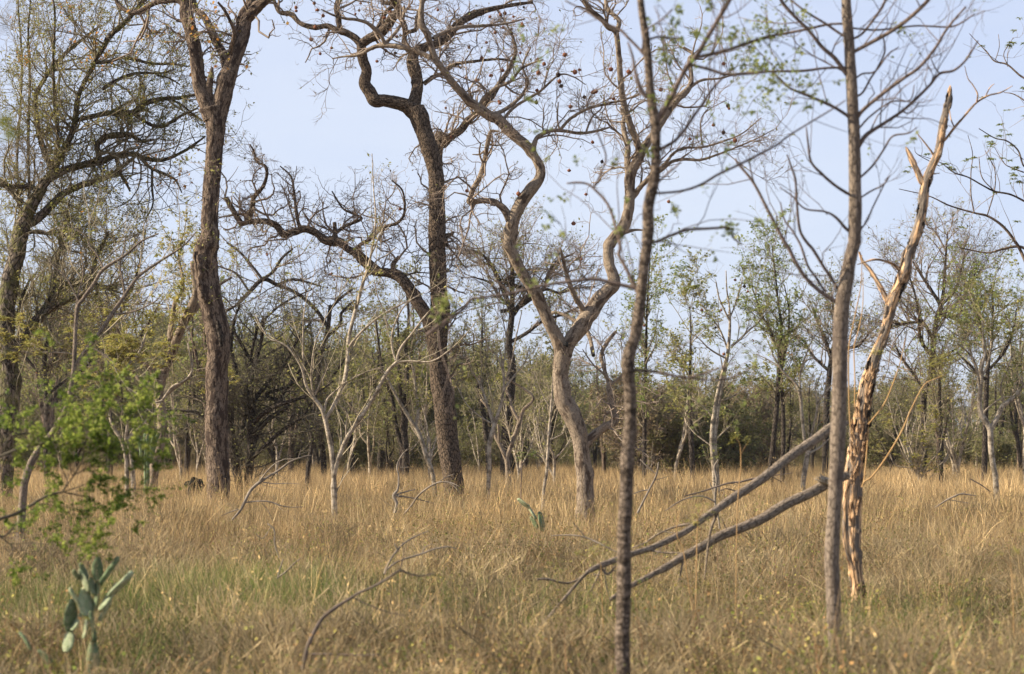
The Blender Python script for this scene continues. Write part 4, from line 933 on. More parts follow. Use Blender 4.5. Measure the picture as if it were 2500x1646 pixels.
lying('dead_branch', "small pale V of dead twigs in grass between the big cactus and long curved branch", 'dead branch', 17, ["J 200,960,11 220,890,11 238,835,9", "J 205,950,12 255,915,13 300,870,12 352,828,7"], M['dead_wood'], 86, [.1], group=DG, first='twig')
lying('dead_branch', "thin pale fallen stick lying left of the nearest slim trunk, pointing at the leaning poles", 'dead branch', 19, ["K 380,685,7 480,680,10 580,690,12 680,730,12 800,790,9", "K 520,600,6 560,650,8 600,695,8"], M['dead_wood'], 87, [-.2], group=DG, first='twig')
lying('dead_branch', "pale upright forked dead stick in the grass just right of the nearest slim trunk", 'dead branch', 27, ["K 930,540,16 1000,400,14 1050,300,14 1065,215,8", "K 1050,290,9 1000,250,9 948,198,6", "K 1010,390,10 950,400,8 900,420,6", "K 1045,330,7 1130,305,4"], M['dead_wood'], 88, [.1], group=DG, first='twig', twigs=DT)
lying('dead_branch', "bleached bent dead stem standing behind the upper leaning pole", 'dead branch', 26, ["K 1455,640,14 1445,560,16 1428,490,18 1424,420,18 1436,330,20 1420,250,15 1445,200,9", "K 1424,425,14 1390,345,8", "K 1425,470,12 1370,440,11 1300,434,10 1210,460,9 1105,527,6"], M['dead_wood'], 89, [.1], group=DG, first='twig', twigs=DT)
lying('dead_branch', "long thin dark dead branch lying behind the upper leaning pole", 'dead branch', 24, ["K 1230,432,9 1350,400,12 1500,352,13 1600,338,13 1720,308,9 L 180,290,8 280,340,5", "K 1570,405,12 1500,385,8 1450,400,6", "L 0,348,14 80,325,13 160,310,9 350,285,5"], M['dead_wood_dark'], 90, [.2, -.3], group=DG, first='twig', twigs=DT)
lying('dead_branch', "small arched pale dead branch in sunlit grass at the far right", 'dead branch', 27, ["L 1262,505,8 1330,460,12 1380,435,12 1430,418,12 1525,430,5", "L 1350,455,6 1480,478,4", "L 1380,440,6 1460,400,4"], M['dead_wood'], 91, [.1], group=DG, first='twig')
lying('dead_branch', "single dark curved twig in pale grass near the right edge, below the pale two-stemmed tree", 'dead branch', 31, ["L 1485,322,8 1550,358,9 1615,405,6"], M['dead_wood_dark'], 92, [.1], group=DG, first='twig')

# red-brown weed stems in front of the poles
def weed(label, d, traces, seed, leaf=None, clumps=(), cat='sapling', name='sapling', mat='shoot', lsz=.03, group=None):
    t = Traced(d, seed, slope=.1)
    for i, s in enumerate(traces): t.add(s, 'stem' if i == 0 else 'branch', ground=i == 0, wk=.75)
    base = t.limbs[0][1][0] * [1, 1, 0]; r = build_tree(name, label, cat, base, t.limbs, M[mat], S=8, rough=.04, seed=seed, group=group)
    rng = np.random.default_rng(seed); C = []
    for (x, y, rad, n) in clumps: C.append(at(x, y, d) + rng.normal(size=(n, 3)) * rad / FPX * d * .6)
    if C:
        V, F = pinnate_geo(rng, np.concatenate(C), lsz, nl=4); leaf_part(r, V, F, M[leaf])
    return r
K_ = lambda x, y: (1200 + x / SCL, 1046 + y / SCL)
weed("tall thin orange sapling with a yellow leaf tuft, in front of the upper leaning pole", 15, ["K 1565,585,8 1570,470,8 1580,350,9 1590,230,9 1585,110,8 1560,60,5", "K 1588,170,8 1620,110,7 1645,75,5"], 101, 'leaf_yellow', [(*K_(1555, 55), 10, 26), (*K_(1635, 80), 9, 20), (*K_(1520, 80), 6, 6)])
weed("short red-brown bent stem crossing the two leaning poles", 14.2, ["K 1225,790,8 1188,700,8 1180,640,8 1190,570,7 1200,520,4"], 102, None)
weed("thin red-brown sapling with yellow-green feathery leaves over the upper leaning pole", 14.4, ["K 1310,720,9 1315,620,9 1310,540,7", "K 1312,600,6 1350,500,4"], 103, 'leaf_yellow', [(*K_(1320, 520), 30, 46), (*K_(1290, 580), 16, 20)], lsz=.035)
weed("low yellow-green feathery seedling left of the nearest slim trunk", 13, ["K 700,930,9 690,860,8 640,790,6", "K 690,860,6 560,800,5"], 104, 'leaf_yellow', [(*K_(545, 800), 7, 14), (*K_(640, 780), 18, 40), (*K_(740, 790), 18, 30), (*K_(430, 870), 20, 16), (*K_(620, 990), 20, 16)], lsz=.028)
weed("small plant with yellow flower heads in the near grass at the lower right", 11.5, ["L 1445,1330,9 1430,1220,8 1415,1120,5", "L 1440,1300,7 1470,1230,5"], 105, 'leaf_yellow', [(1800 + 1418 / SCL, 1046 + 1112 / SCL, 5, 22), (1800 + 1472 / SCL, 1046 + 1220 / SCL, 5, 22)], cat='wildflower', name='wildflower', lsz=.018)
weed("small sapling with feathery pale green leaves in the grass left of the pale forked tree", 37, ["K 190,300,9 195,200,9 200,100,7 195,50,4", "K 195,230,6 230,190,5 290,160,3", "K 195,200,5 170,170,3"], 106, 'leaf_fresh', [(*K_(200, 165), 9, 20), (*K_(260, 175), 10, 26), (*K_(175, 190), 8, 12)], lsz=.08, mat='twig_young')
weed("spindly sapling with a few pale yellow leaves in the grass at the far right edge", 12, ["L 1760,1150,9 1750,950,8 1740,820,5", "L 1752,900,6 1680,800,4"], 107, 'leaf_yellow', [(1800 + 1770 / SCL, 1046 + 780 / SCL, 9, 18), (1800 + 1670 / SCL, 1046 + 800 / SCL, 6, 8), (2498, 1295, 6, 8)], lsz=.03)

# ------------------------------------------------------------------ cacti
def pad_mesh(name, mat, seed, ratio):
    """a flat prickly-pear pad standing on the origin, 1 unit tall"""
    V = IV3.copy(); z = (V[:, 2] + 1) / 2
    wdt = ratio * .5 * np.sin(np.pi * np.clip(z, 0, 1) ** .78) ** .62 + .02
    ang = np.arctan2(V[:, 1], V[:, 0]); rr = np.hypot(V[:, 0], V[:, 1]); s = np.where(rr > 1e-6, rr / np.maximum(np.sqrt(np.maximum(1 - V[:, 2] ** 2, 1e-6)), 1e-6), 0)
    X = np.cos(ang) * s * wdt; Y = np.sin(ang) * s * np.minimum(wdt, .10) * .8 + .05 * np.sin(z * 2 + seed)
    V = np.stack([X, Y, z], -1); V += .012 * vnoise(V * 6 + seed)[:, None]
    # areoles: small cushions in rows
    A = []; F = [IF3]; n = len(V)
    rng = np.random.default_rng(seed)
    for a in np.linspace(.15, .92, 6):
        for b in np.linspace(-.36, .36, 4):
            for sgn in (-1, 1):
                w = ratio * .5 * math.sin(math.pi * a ** .78) ** .62
                c = np.array([b * 2 * w, sgn * min(w, .10) * .8 * math.sqrt(max(0, 1 - (b * 2) ** 2)) + .05 * math.sin(a * 2 + seed), a])
                sp = tubes(np.array([[c, c + [rng.normal(0, .02), sgn * .05, rng.normal(0, .03)]]]), np.array([[.010, .003]]), 3)
                A.append(sp[0]); F.append(sp[1] + n); n += len(sp[0])
    V = np.concatenate([V] + A); mi = np.concatenate([np.zeros(len(IF3)), np.ones(sum(len(f) for f in F[1:]))])
    return mesh_np(name, V, [F[0], np.concatenate(F[1:])], [mat, M['cream_bark']], matidx=mi)
IV3, IF3 = ico(sub=4)
def pad_mat(name, a, b_, scar):
    m, nt, b = new_mat(name); L = nt.links.new; g = N(nt, "ShaderNodeTexCoord")
    n1 = N(nt, "ShaderNodeTexNoise", Scale=5.0, Detail=6.0, Roughness=.65); L(g.outputs["Object"], n1.inputs["Vector"]); r = ramp(nt, [(.35, a), (.65, b_)]); L(n1.outputs["Fac"], r.inputs[0])
    n2 = N(nt, "ShaderNodeTexNoise", Scale=9.0, Detail=8.0, Roughness=.75); L(g.outputs["Object"], n2.inputs["Vector"]); r2 = ramp(nt, [(.56, (0, 0, 0)), (.62, (1, 1, 1))]); L(n2.outputs["Fac"], r2.inputs[0])
    mm = N(nt, "ShaderNodeMix", data_type='RGBA'); L(r2.outputs[0], mm.inputs[0]); L(r.outputs[0], mm.inputs[6]); mm.inputs[7].default_value = (*scar, 1); L(mm.outputs[2], b.inputs["Base Color"])
    bp = N(nt, "ShaderNodeBump", Strength=.6, Distance=.01); L(n2.outputs["Fac"], bp.inputs["Height"]); L(bp.outputs[0], b.inputs["Normal"]); b.inputs["Roughness"].default_value = .7
    return m
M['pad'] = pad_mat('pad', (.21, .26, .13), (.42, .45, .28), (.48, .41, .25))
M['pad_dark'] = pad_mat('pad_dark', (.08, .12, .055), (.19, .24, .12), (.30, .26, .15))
def cactus(label, d, crop, pads, seed):
    ox, oy, sc = CROPS[crop]; rng = np.random.default_rng(seed)
    root = None; base = None
    ms = {}
    for i, (x0, y0, x1, y1, w, dark) in enumerate(pads):     # foot and tip of the pad, its width
        a = at(ox + x0 / sc, oy + y0 / sc, d); b = at(ox + x1 / sc, oy + y1 / sc, d)
        if root is None: base = a * [1, 1, 0]; root = empty('prickly_pear', base, label, 'cactus')
        dy = rng.uniform(-.05, .05); b = b + [0, dy, 0]; a = a + [0, rng.uniform(-.02, .02), 0]
        v = b - a; L = np.linalg.norm(v); ratio = w * 1.25 / sc / FPX * d / L
        key = (round(ratio, 1), dark)
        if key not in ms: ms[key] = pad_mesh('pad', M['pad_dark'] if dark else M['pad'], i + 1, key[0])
        o = link('pad', ms[key], root); o.location = a - base; o.scale = (L, L, L)
        q = Vector(v).to_track_quat('Z', 'Y'); from mathutils import Quaternion
        o.rotation_mode = 'QUATERNION'; o.rotation_quaternion = q @ Quaternion((0, 0, 1), rng.uniform(-.45, .45))
    return root
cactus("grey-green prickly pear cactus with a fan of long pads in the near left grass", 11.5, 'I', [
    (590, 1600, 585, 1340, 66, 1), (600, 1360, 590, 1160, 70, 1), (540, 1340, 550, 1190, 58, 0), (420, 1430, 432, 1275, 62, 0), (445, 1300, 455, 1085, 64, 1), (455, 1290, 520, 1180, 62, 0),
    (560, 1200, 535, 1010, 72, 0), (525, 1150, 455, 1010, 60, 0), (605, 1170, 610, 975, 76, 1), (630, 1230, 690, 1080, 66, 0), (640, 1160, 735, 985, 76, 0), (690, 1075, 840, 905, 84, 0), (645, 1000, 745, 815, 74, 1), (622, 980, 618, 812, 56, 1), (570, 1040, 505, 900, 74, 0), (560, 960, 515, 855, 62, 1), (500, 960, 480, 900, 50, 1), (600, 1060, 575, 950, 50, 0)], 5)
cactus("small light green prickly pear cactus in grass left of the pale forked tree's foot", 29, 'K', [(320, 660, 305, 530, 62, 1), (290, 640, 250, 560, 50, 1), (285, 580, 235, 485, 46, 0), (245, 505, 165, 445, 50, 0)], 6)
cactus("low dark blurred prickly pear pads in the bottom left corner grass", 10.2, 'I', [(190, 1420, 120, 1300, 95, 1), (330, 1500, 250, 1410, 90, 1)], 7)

def candle_cactus():
    d = 50; t = Traced(d, 7, slope=.1)
    for i, s in enumerate(("E 935,1540,32 935,1440,32 935,1350,34 932,1250,34 930,1200,26", "E 936,1390,26 960,1365,24 975,1310,24 990,1250,24 1010,1200,20", "E 936,1340,24 905,1320,22 890,1260,22 870,1185,16", "E 940,1370,26 965,1330,24 970,1270,24 985,1200,18", "E 934,1400,22 905,1370,20 900,1300,20 905,1240,14")):
        t.add(s, 'column', ground=i == 0, slope=.1 * (-1) ** i)
    base = t.limbs[0][1][0] * [1, 1, 0]; r = empty('candle_cactus', base, "dark green columnar candelabra cactus at the left, behind the leafy bush", 'cactus')
    for nm, P, R in t.limbs:
        P, R = smooth_path(P - base, R, .06); V, F, bk, D = tube_geo(P[None], R[None], 24, refv=(.05, 1, .1)); th = np.arange(24) / 24 * 2 * np.pi
        V = V + D * (np.cos(th * 6) * .18)[None, None, :, None] * R[None, :, None, None]; V = V.reshape(-1, 3); n = len(V)
        V = np.concatenate([V, [P[-1] + unit(P[-1] - P[-2]) * R[-1]]]); last = np.arange(n - 24, n)
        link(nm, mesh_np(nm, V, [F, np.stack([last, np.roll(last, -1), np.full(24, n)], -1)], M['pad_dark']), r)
candle_cactus()

def stump():
    d = 48; b = at(1235 / SCL, 600 + 1530 / SCL, d) * [1, 1, 0]; w = 100 / SCL / FPX * d
    r = empty('charred_stump', b, "low lumpy black charred stump in the grass just left of the tall forked tree", 'stump')
    P = np.array([[0, 0, -.1], [0, 0, .3], [.02, 0, .72], [-.02, 0, .86]]); V, F, bk = limb_mesh('stump', P, np.array([w * .5, w * .5, w * .46, w * .3]), None, S=32, rough=.5, fiss=.05, fsize=.15, seed=3)
    V[:, 2] += .12 * vnoise(V * 5)* (V[:, 2] > .3); link('body', mesh_np('body', V, F, M['char'], {'bark': ('FLOAT_VECTOR', bk)}), r)
    for x, rr, z in ((-w * .2, .12, .76), (w * .16, .14, .80), (.0, .10, .72)):
        V = IV3 * [rr, rr, rr * .7] * (1 + .35 * vnoise(IV3 * 3 + x)[:, None]) + [x, 0, z]; link('knob', mesh_np('knob', V, [IF3], M['char'], {'bark': ('FLOAT_VECTOR', V)}), r)
stump()

# ------------------------------------------------------------------ leafy bush at the left edge
def leafy_bush():
    t = Traced(11.5, 14, slope=.35); d = 11.5
    t.add("I -330,1300,50 -300,1000,46 -230,760,40 -160,640,30 0,578,22 100,545,20 200,490,20 280,440,17 350,415,14 415,405,10", 'stem', ground=True)
    t.add("I -250,800,30 -230,500,28 -160,300,24 -60,210,20 0,180,18 120,130,16 250,100,14 350,90,12 450,75,10 600,40,8 E 800,1060,7 960,1010,6")
    t.add("I -200,400,26 -140,150,22 -60,70,18 0,30,14 E 20,1320,15 60,1220,13 150,1200,12 250,1185,9 400,1130,7 560,1110,5")
    t.add("I -160,640,20 -60,650,16 20,690,10 100,620,7 160,560,5", slope=.2)
    t.add("I 420,410,11 520,430,9 590,440,6"); t.add("I 400,400,9 470,300,9 520,210,8 540,100,7 560,0,6 E 580,1140,6 640,1040,4", slope=.1)
    t.add("I 490,290,7 580,240,6 700,200,5 760,160,4"); t.add("I 250,100,9 350,180,8 430,330,6", slope=.2)
    t.add("E 150,1200,9 250,1080,8 330,960,7 430,860,6 500,760,5 530,690,4", slope=.1); t.add("E 430,1130,7 560,1000,6 680,900,5 720,800,4"); t.add("E 600,1080,7 740,1060,6 860,1100,5 1010,1080,4")
    t.add("E 260,1070,6 330,1050,5 420,990,4"); t.add("I 160,560,7 270,480,6 450,540,4 640,575,3"); t.add("I 640,575,4 650,620,3 655,690,2"); t.add("I 0,690,9 80,760,8 60,850,5"); t.add("I 60,740,7 190,730,6 290,740,4")
    t.add("I 410,405,8 480,380,7 600,350,6 740,400,4"); t.add("I 740,400,4 870,380,3"); t.add("E 700,1290,6 820,1330,5 920,1270,4"); t.add("I 450,80,8 560,150,7 700,130,6 860,170,4")
    base = t.limbs[0][1][0] * [1, 1, 0]; r = build_tree('leafy_bush', "bright green small-leaved bush reaching in from the left edge, out of focus", 'bush', base, t.limbs, M['twig_dark'], S=14, rough=.05, seed=14)
    rng = np.random.default_rng(14); P, R = parents_of(t.limbs[1:], .12); px = P[:, 1, 0] / P[:, 1, 1] * FPX + 1250; k = px > -60; P, R = P[k], R[k]
    k = R[:, 1] < .02; P, R = P[k], R[k]
    lv = grow(rng, P, R, [dict(n=3.4, L=.34, ang=(30, 85), wob=.2, up=.04, K=6, rmin=.0013, rmax=.003), dict(n=2.6, L=.13, ang=(35, 80), wob=.2, up=.0, K=4, rmin=.0009)])
    twig_part(r, lv, M['twig_young'])
    C, D = sample_on(rng, lv[0][0], 5000, .1); C2, D2 = sample_on(rng, lv[1][0], 14000, .1); C = np.concatenate([C, C2]); C += rng.normal(0, .006, C.shape)
    px = C[:, 0] / C[:, 1] * FPX + 1250; py = HOR - (C[:, 2] - EYE) / C[:, 1] * FPX
    cl = vnoise(np.stack([px / 60, py / 60, px * 0], -1)) > -.3 - .3 * ((py > 900) & (py < 1200) & (px > 60)) - .3 * ((px > 150) & (py > 880) & (py < 1150)); C = C[cl]
    V, F = leaf_geo(rng, C, .0155, flat=.35, long=1.15, var=.35); leaf_part(r, V, F, M['leaf_bush'])
leafy_bush()

# blurred bare thorny twig very close to the lens at the upper left
def near_twig():
    t = Traced(3.6, 15, slope=.15)
    t.add("A -140,1180,14 0,1130,11 200,1120,10 420,1125,9 560,1140,8 680,1120,7 760,1060,6 880,1000,5 1010,945,4", 'stem', slope=.1); t.add("A 0,1130,8 120,1040,7 180,960,6 100,800,4"); t.add("A -60,1090,7 0,980,6 40,860,5 60,780,4"); t.add("A 560,1140,6 640,1140,5 700,1150,3"); t.add("A -60,240,12 0,170,10 50,60,9 90,0,8 110,-60,7", d0=3.6); t.add("E -60,820,8 0,930,7 60,1000,4", d0=3.6)
    b = np.array([-1.35, 3.6, 0]); P0 = t.limbs[0][1][0]
    r = empty('thorn_bush', b, "very blurred grey bare thorn twigs close to the camera at the upper left edge", 'bush'); b = np.array(b)
    stem = ('trunk', np.array([[b[0], b[1], -.1], [b[0] - .03, b[1], .6], [b[0] - .02, 3.6, 1.3], [b[0] - .05, 3.6, 1.9], [b[0] - .02, 3.6, 2.6]]), np.array([.02, .018, .014, .010, .005]))
    L_ = [stem]
    for nm, P, R in t.limbs:
        if P[0, 0] < -.95 * P[0, 1] * .27:
            s = np.array([b[0] - .04, 3.6, max(.7, P[0, 2] - .25)]); P = np.concatenate([[s], P]); R = np.concatenate([[R[0] * 1.3], R])
        L_.append((nm, P, R))
    for i, (nm, P, R) in enumerate(L_):
        V, F, bk = limb_mesh(nm, P - b, R * 1.0, None, S=8, rough=.05, seed=i); link(nm, mesh_np(nm, V, F, M['twig_grey'], {'bark': ('FLOAT_VECTOR', bk)}), r)
    rng = np.random.default_rng(15); P, R = parents_of(L_[1:], .06); lv = grow(rng, P, R, [dict(n=.8, L=.035, ang=(60, 90), wob=.05, K=3, rmin=.0008, rmax=.001)]); twig_part(r, lv, M['twig_grey'], name='thorns')
    C = np.concatenate([at(x / SCL, y / SCL, 3.6) + rng.normal(size=(n, 3)) * rr / SCL / FPX * 3.6 for x, y, rr, n in ((80, 840, 30, 30), (30, 770, 25, 24), (440, 640, 18, 0))]); V, F = leaf_geo(rng, C, .008); leaf_part(r, V, F, M['leaf_fresh'])
near_twig()
# ------------------------------------------------------------------ big spreading mossy tree at the left edge
def tree_px(P): return P[..., 0] / P[..., 1] * FPX + 1250, HOR - (P[..., 2] - EYE) / P[..., 1] * FPX

def mossy_tree():
    t = Traced(46, 17, slope=.4)
    t.add("I 35,400,96 E 38,1400,104 45,1200,130 62,950,140 60,850,132 45,700,130 35,560,120 40,400,116 70,200,112 112,50,106 A 132,1480,108 185,1340,92 245,1240,74 290,1160,62 340,1090,52 380,1000,46 440,900,36 480,780,30 500,640,24", 'trunk', ground=True)
    t.add("E 60,700,80 150,590,70 235,480,72 290,410,64 360,290,56 450,240,44 560,235,40 640,262,34 745,268,16", slope=.2)
    t.add("E 250,460,44 330,400,44 420,350,40 500,325,36 590,240,30 600,120,28 640,20,24 A 690,1480,20", slope=-.3)
    t.add("A 150,1440,60 230,1400,60 320,1320,54 400,1240,48 520,1180,44 660,1140,38 760,1080,30 860,1000,22", slope=.3)
    t.add("A 190,1480,26 260,1480,34 330,1500,16", 'stub')
    t.add("A 140,1300,50 60,1200,44 0,1150,36 -80,1100,30", slope=.2)
    t.add("A 250,1240,44 200,1195,40 100,1190,34 0,1180,30 -60,1170,26", slope=-.4)
    t.add("A 300,1150,50 430,1080,46 540,1050,50 640,1030,48 740,990,42 860,985,36 920,1010,30 1040,1020,26 1180,960,20 1310,870,13", slope=.2)
    t.add("A 640,1030,36 620,920,38 690,870,40 760,860,42 830,860,34 900,900,24 980,890,16", slope=-.2)
    t.add("A 330,1080,44 280,960,40 240,800,36 225,650,34 250,560,30 330,440,30 430,330,26 540,240,22 620,180,16", slope=.2)
    t.add("A 400,960,36 450,860,34 480,750,34 490,640,30 540,520,30 590,430,28 600,400,30 660,300,34 700,230,38 800,140,34 870,60,28 940,-20,24", slope=-.3)
    t.add("A 600,400,26 680,395,24 780,370,23 880,385,22 960,405,20 1100,410,16 1200,425,10", slope=.3)
    t.add("A 650,570,26 750,510,24 820,480,22 900,465,20 1020,468,14 1120,440,9", slope=-.1)
    t.add("A 480,770,30 600,740,36 700,722,38 760,728,42 850,718,44 890,690,40 940,655,36 1050,628,30 1140,625,26 1245,605,18", slope=.1)
    t.add("A 850,720,28 930,780,24 1020,810,24 1100,775,22 1160,735,20 1260,690,12", slope=-.2)
    t.add("A 1080,630,14 1160,670,14 1220,720,14 1285,765,10", slope=.2)
    t.add("A 1000,480,12 1080,500,12 1150,540,8"); t.add("A 130,1450,20 120,1250,18 110,1000,16 130,700,15 140,400,14 120,100,12 110,-40,10", slope=.4); t.add("A 380,1000,22 350,700,20 340,400,18 350,100,14 330,-40,12", slope=-.4); t.add("A 190,1340,22 180,900,20 190,500,18 180,200,14 200,-40,10", slope=.1)
    t.add("A 900,1010,24 960,1070,22 1050,1110,20 1120,1150,14 1160,1230,9", slope=.2); t.add("A 740,1000,26 760,1090,24 800,1160,22 830,1220,14", slope=.4); t.add("A 970,1080,18 970,1200,16 975,1300,12 930,1400,8", slope=-.2)
    t.add("E 345,290,24 350,180,24 375,60,22 A 410,1480,20 440,1300,14", slope=.1); t.add("E 110,450,20 140,330,20 190,215,14", slope=.1)
    base = t.limbs[0][1][0] * [1, 1, 0]
    r = build_tree('spreading_tree', "big dark spreading tree with mossy limbs filling the upper left corner", 'tree', base, t.limbs, M['mossy_bark'], S=40, fiss=.015, fsize=.10, rough=.08, seed=90)
    rng = np.random.default_rng(91); P, R = parents_of(t.limbs, .55, skip=(0,)); P2, R2 = parents_of(t.limbs[:1], .5); k = P2[:, 1, 2] > 7; P = np.concatenate([P, P2[k]]); R = np.concatenate([R, R2[k]])
    x, y = tree_px(P[:, 1]); k = (x > -40); P, R = P[k], R[k]
    L = [dict(n=4.4, L=1.9, ang=(30, 85), wob=.3, up=.16, K=7, rmax=.024, rmin=.009, rr=.4), dict(n=7.5, L=.75, ang=(25, 70), wob=.32, up=.12, K=5, rmax=.011, rmin=.006, tipchild=True), dict(n=2.3, L=.33, ang=(25, 75), wob=.3, up=.05, K=3, rmin=.0042)]
    a, b = grow(rng, P, R, L[:1])[0]; x, y = tree_px(a[:, -1]); k = (x > -80) & (x < 640); a, b = a[k], b[k]
    lv = [(a, b)] + grow(rng, a, b, L[1:])
    keep = lambda p: (tree_px(p[:, -1])[0] < 655) & (tree_px(p[:, -1])[0] > -40)
    lv = [(p[keep(p)], q[keep(p)]) for p, q in lv]; twig_part(r, lv, M['twig_grey'])
    C, D = sample_on(rng, lv[2][0], 42000, .2); x, y = tree_px(C); C = C[vnoise(np.stack([x / 90, y / 90, x * 0], -1)) > -.3]
    V, F = leaf_geo(rng, C + rng.normal(0, .03, C.shape), .032, flat=.4, long=1.6); leaf_part(r, V, F, M['leaf_olive'])
    C, D = sample_on(rng, lv[2][0], 20000, .2); x, y = tree_px(C); w = np.zeros(len(C))
    for cx, cy, cr in ((175, 5, 35), (345, 70, 18), (240, 120, 30), (380, 85, 12), (430, 400, 34), (460, 430, 25), (60, 140, 15), (500, 60, 20)): w = np.maximum(w, np.exp(-((x - cx) ** 2 + (y - cy) ** 2) / (2 * cr ** 2)) * .35)
    C = C[rng.random(len(C)) < w + .004]; V, F = leaf_geo(rng, C, .06, flat=.2, long=1.3); leaf_part(r, V, F, M['leaf_dry'], 'dry_leaves')
mossy_tree()

# ------------------------------------------------------------------ helper for traced middle-distance trees
STR = [dict(n=1.6, L=1.1, ang=(20, 50), wob=.12, up=.16, K=6, rmax=.014, rmin=.006, rr=.5, tip=.45), dict(n=2.4, L=.6, ang=(20, 50), wob=.16, up=.14, K=5, rmin=.004, rmax=.007, tip=.5), dict(n=2.0, L=.28, ang=(20, 55), wob=.16, up=.1, K=3, rmin=.003)]
def mid_tree(name, label, d, traces, bark, twm, seed, levels=STR, leaf=None, nleaf=0, lsize=.05, pin=None, npin=0, psize=.14, cat='tree', S=20, group=None, chunk=.6, zmin=None, skip0=True, rmaxk=.05, fruits=None, fiss=0, slope=.35, wk=1.0, leaf_t=.2, tip2=None):
    t = Traced(d, seed, slope=slope)
    for i, s in enumerate(traces): t.add(s, 'trunk' if i == 0 else ('trunk' if s.startswith('*') else 'branch'), ground=(i == 0), wk=wk) if not s.startswith('*') else t.add(s[1:], 'trunk', ground=True, d0=d, wk=wk)
    base = t.limbs[0][1][0] * [1, 1, 0]
    r = build_tree(name, label, cat, base, t.limbs, M[bark], S=S, rough=.06, fiss=fiss, seed=seed, group=group)
    rng = np.random.default_rng(seed); P, R = parents_of(t.limbs, chunk, skip=(0,) if skip0 else (), zmin=zmin)
    k = R[:, 1] < rmaxk; P, R = P[k], R[k]; lv = grow(rng, P, R, levels); twig_part(r, lv, M[twm])
    if leaf:
        C, D = sample_on(rng, lv[-1][0], nleaf, leaf_t); V, F = leaf_geo(rng, C + rng.normal(0, .02, C.shape), lsize, flat=.4); leaf_part(r, V, F, M[leaf])
    if pin:
        tips = np.concatenate([lv[1][0][:, -1], lv[-1][0][:, -1]]); C = tips[rng.integers(0, len(tips), npin)]; V, F = pinnate_geo(rng, C, psize, nl=6); leaf_part(r, V, F, M[pin], 'feather_leaves')
    if fruits:
        add_fruits(r, np.concatenate([lv[1][0][:, -1], lv[-1][0][:, -1]]), fruits, .035, seed, dark=.4, maxd=60)
    return t, r, lv

mid_tree('sapling', "pale slender tree left of middle, two smooth stems parting at the ground in a V", 38, [
    "J 562,475,42 556,380,36 F 560,1480,38 545,1300,40 520,1170,38 503,1088,38",
    "*J 568,470,42 F 562,1480,40 570,1420,42 600,1330,40 660,1200,38 750,1070,36 830,940,33 900,810,30 960,745,28",
    "F 503,1100,32 480,1030,28 440,980,28 390,900,25 370,820,20 365,700,18 365,600,16 370,450,10 395,300,7",
    "F 375,860,18 355,780,16 310,700,15 260,640,14 200,610,13 150,590,12 90,500,9 60,440,6", "F 435,970,16 418,860,14 425,720,12 450,600,10 500,490,8 520,380,5",
    "F 508,1095,32 540,1060,32 590,960,38 632,850,36 650,720,34 655,600,32 690,450,30 730,300,27 765,180,22 800,50,17 B 828,1400,13 815,1200,10 805,980,6",
    "F 655,650,24 700,590,20 780,510,17 870,440,14 960,390,12 1060,340,9 1110,310,6", "F 960,750,24 985,660,22 1060,560,18 1160,430,13 1250,360,7", "F 958,730,22 940,680,18 930,600,17 950,500,16 1000,400,12 1060,340,8",
    "F 905,510,12 880,420,11 840,320,9 820,220,7", "F 960,745,18 1040,735,15 1180,738,14 1280,680,10 1380,590,8 1505,440,5", "F 500,1060,18 520,980,15 580,920,14 640,870,13 780,800,10 890,768,6", "F 445,950,14 480,860,12 510,780,10 500,720,7", "F 640,1210,14 640,1150,12 645,1060,10 600,1020,8 560,1000,6", "F 610,1310,9 605,1150,8 580,1050,6", "F 790,190,14 830,100,12 900,60,11 960,10,9", "F 745,240,12 780,160,10 800,60,9 B 880,1450,7"],
    'cream_bark', 'twig_pale', 201, pin='leaf_olive', npin=60, psize=.12, leaf='leaf_olive', nleaf=400, lsize=.04, S=24, wk=.8)

mid_tree('sapling', "grey slender forked tree leaning right behind the leafy bush at the left", 24, [
    "E 150,1560,52 165,1480,50 200,1380,48 240,1310,44 275,1260,40 340,1180,36 410,1060,34 440,960,32 470,780,30 490,420,26 530,340,26 600,240,24 660,150,24 800,60,20 A 900,1540,14 1010,1490,10",
    "E 480,760,26 560,650,28 640,550,28 712,440,28 790,325,26 840,250,22 900,180,20 1050,80,16 1170,0,12 A 1250,1480,8", "E 795,330,16 785,230,14 765,120,13 790,30,11 A 800,1500,9", "E 715,440,14 850,420,12 980,360,9 1040,300,6",
    "E 480,420,14 500,300,12 530,180,10 520,60,8", "E 660,150,14 620,60,12 570,0,10 A 540,1500,8 430,1430,5", "E 500,350,12 420,200,10 340,130,8 280,40,6", "E 550,640,14 640,680,12 720,740,10", "A 200,920,26 260,860,26 330,780,24 380,710,22 440,640,20 520,580,16 600,540,11" ][:8],
    'grey_bark', 'twig_pale', 202, levels=[dict(STR[0], n=1.1), STR[1], STR[2]], leaf='leaf_olive', nleaf=300, lsize=.03, wk=.95)

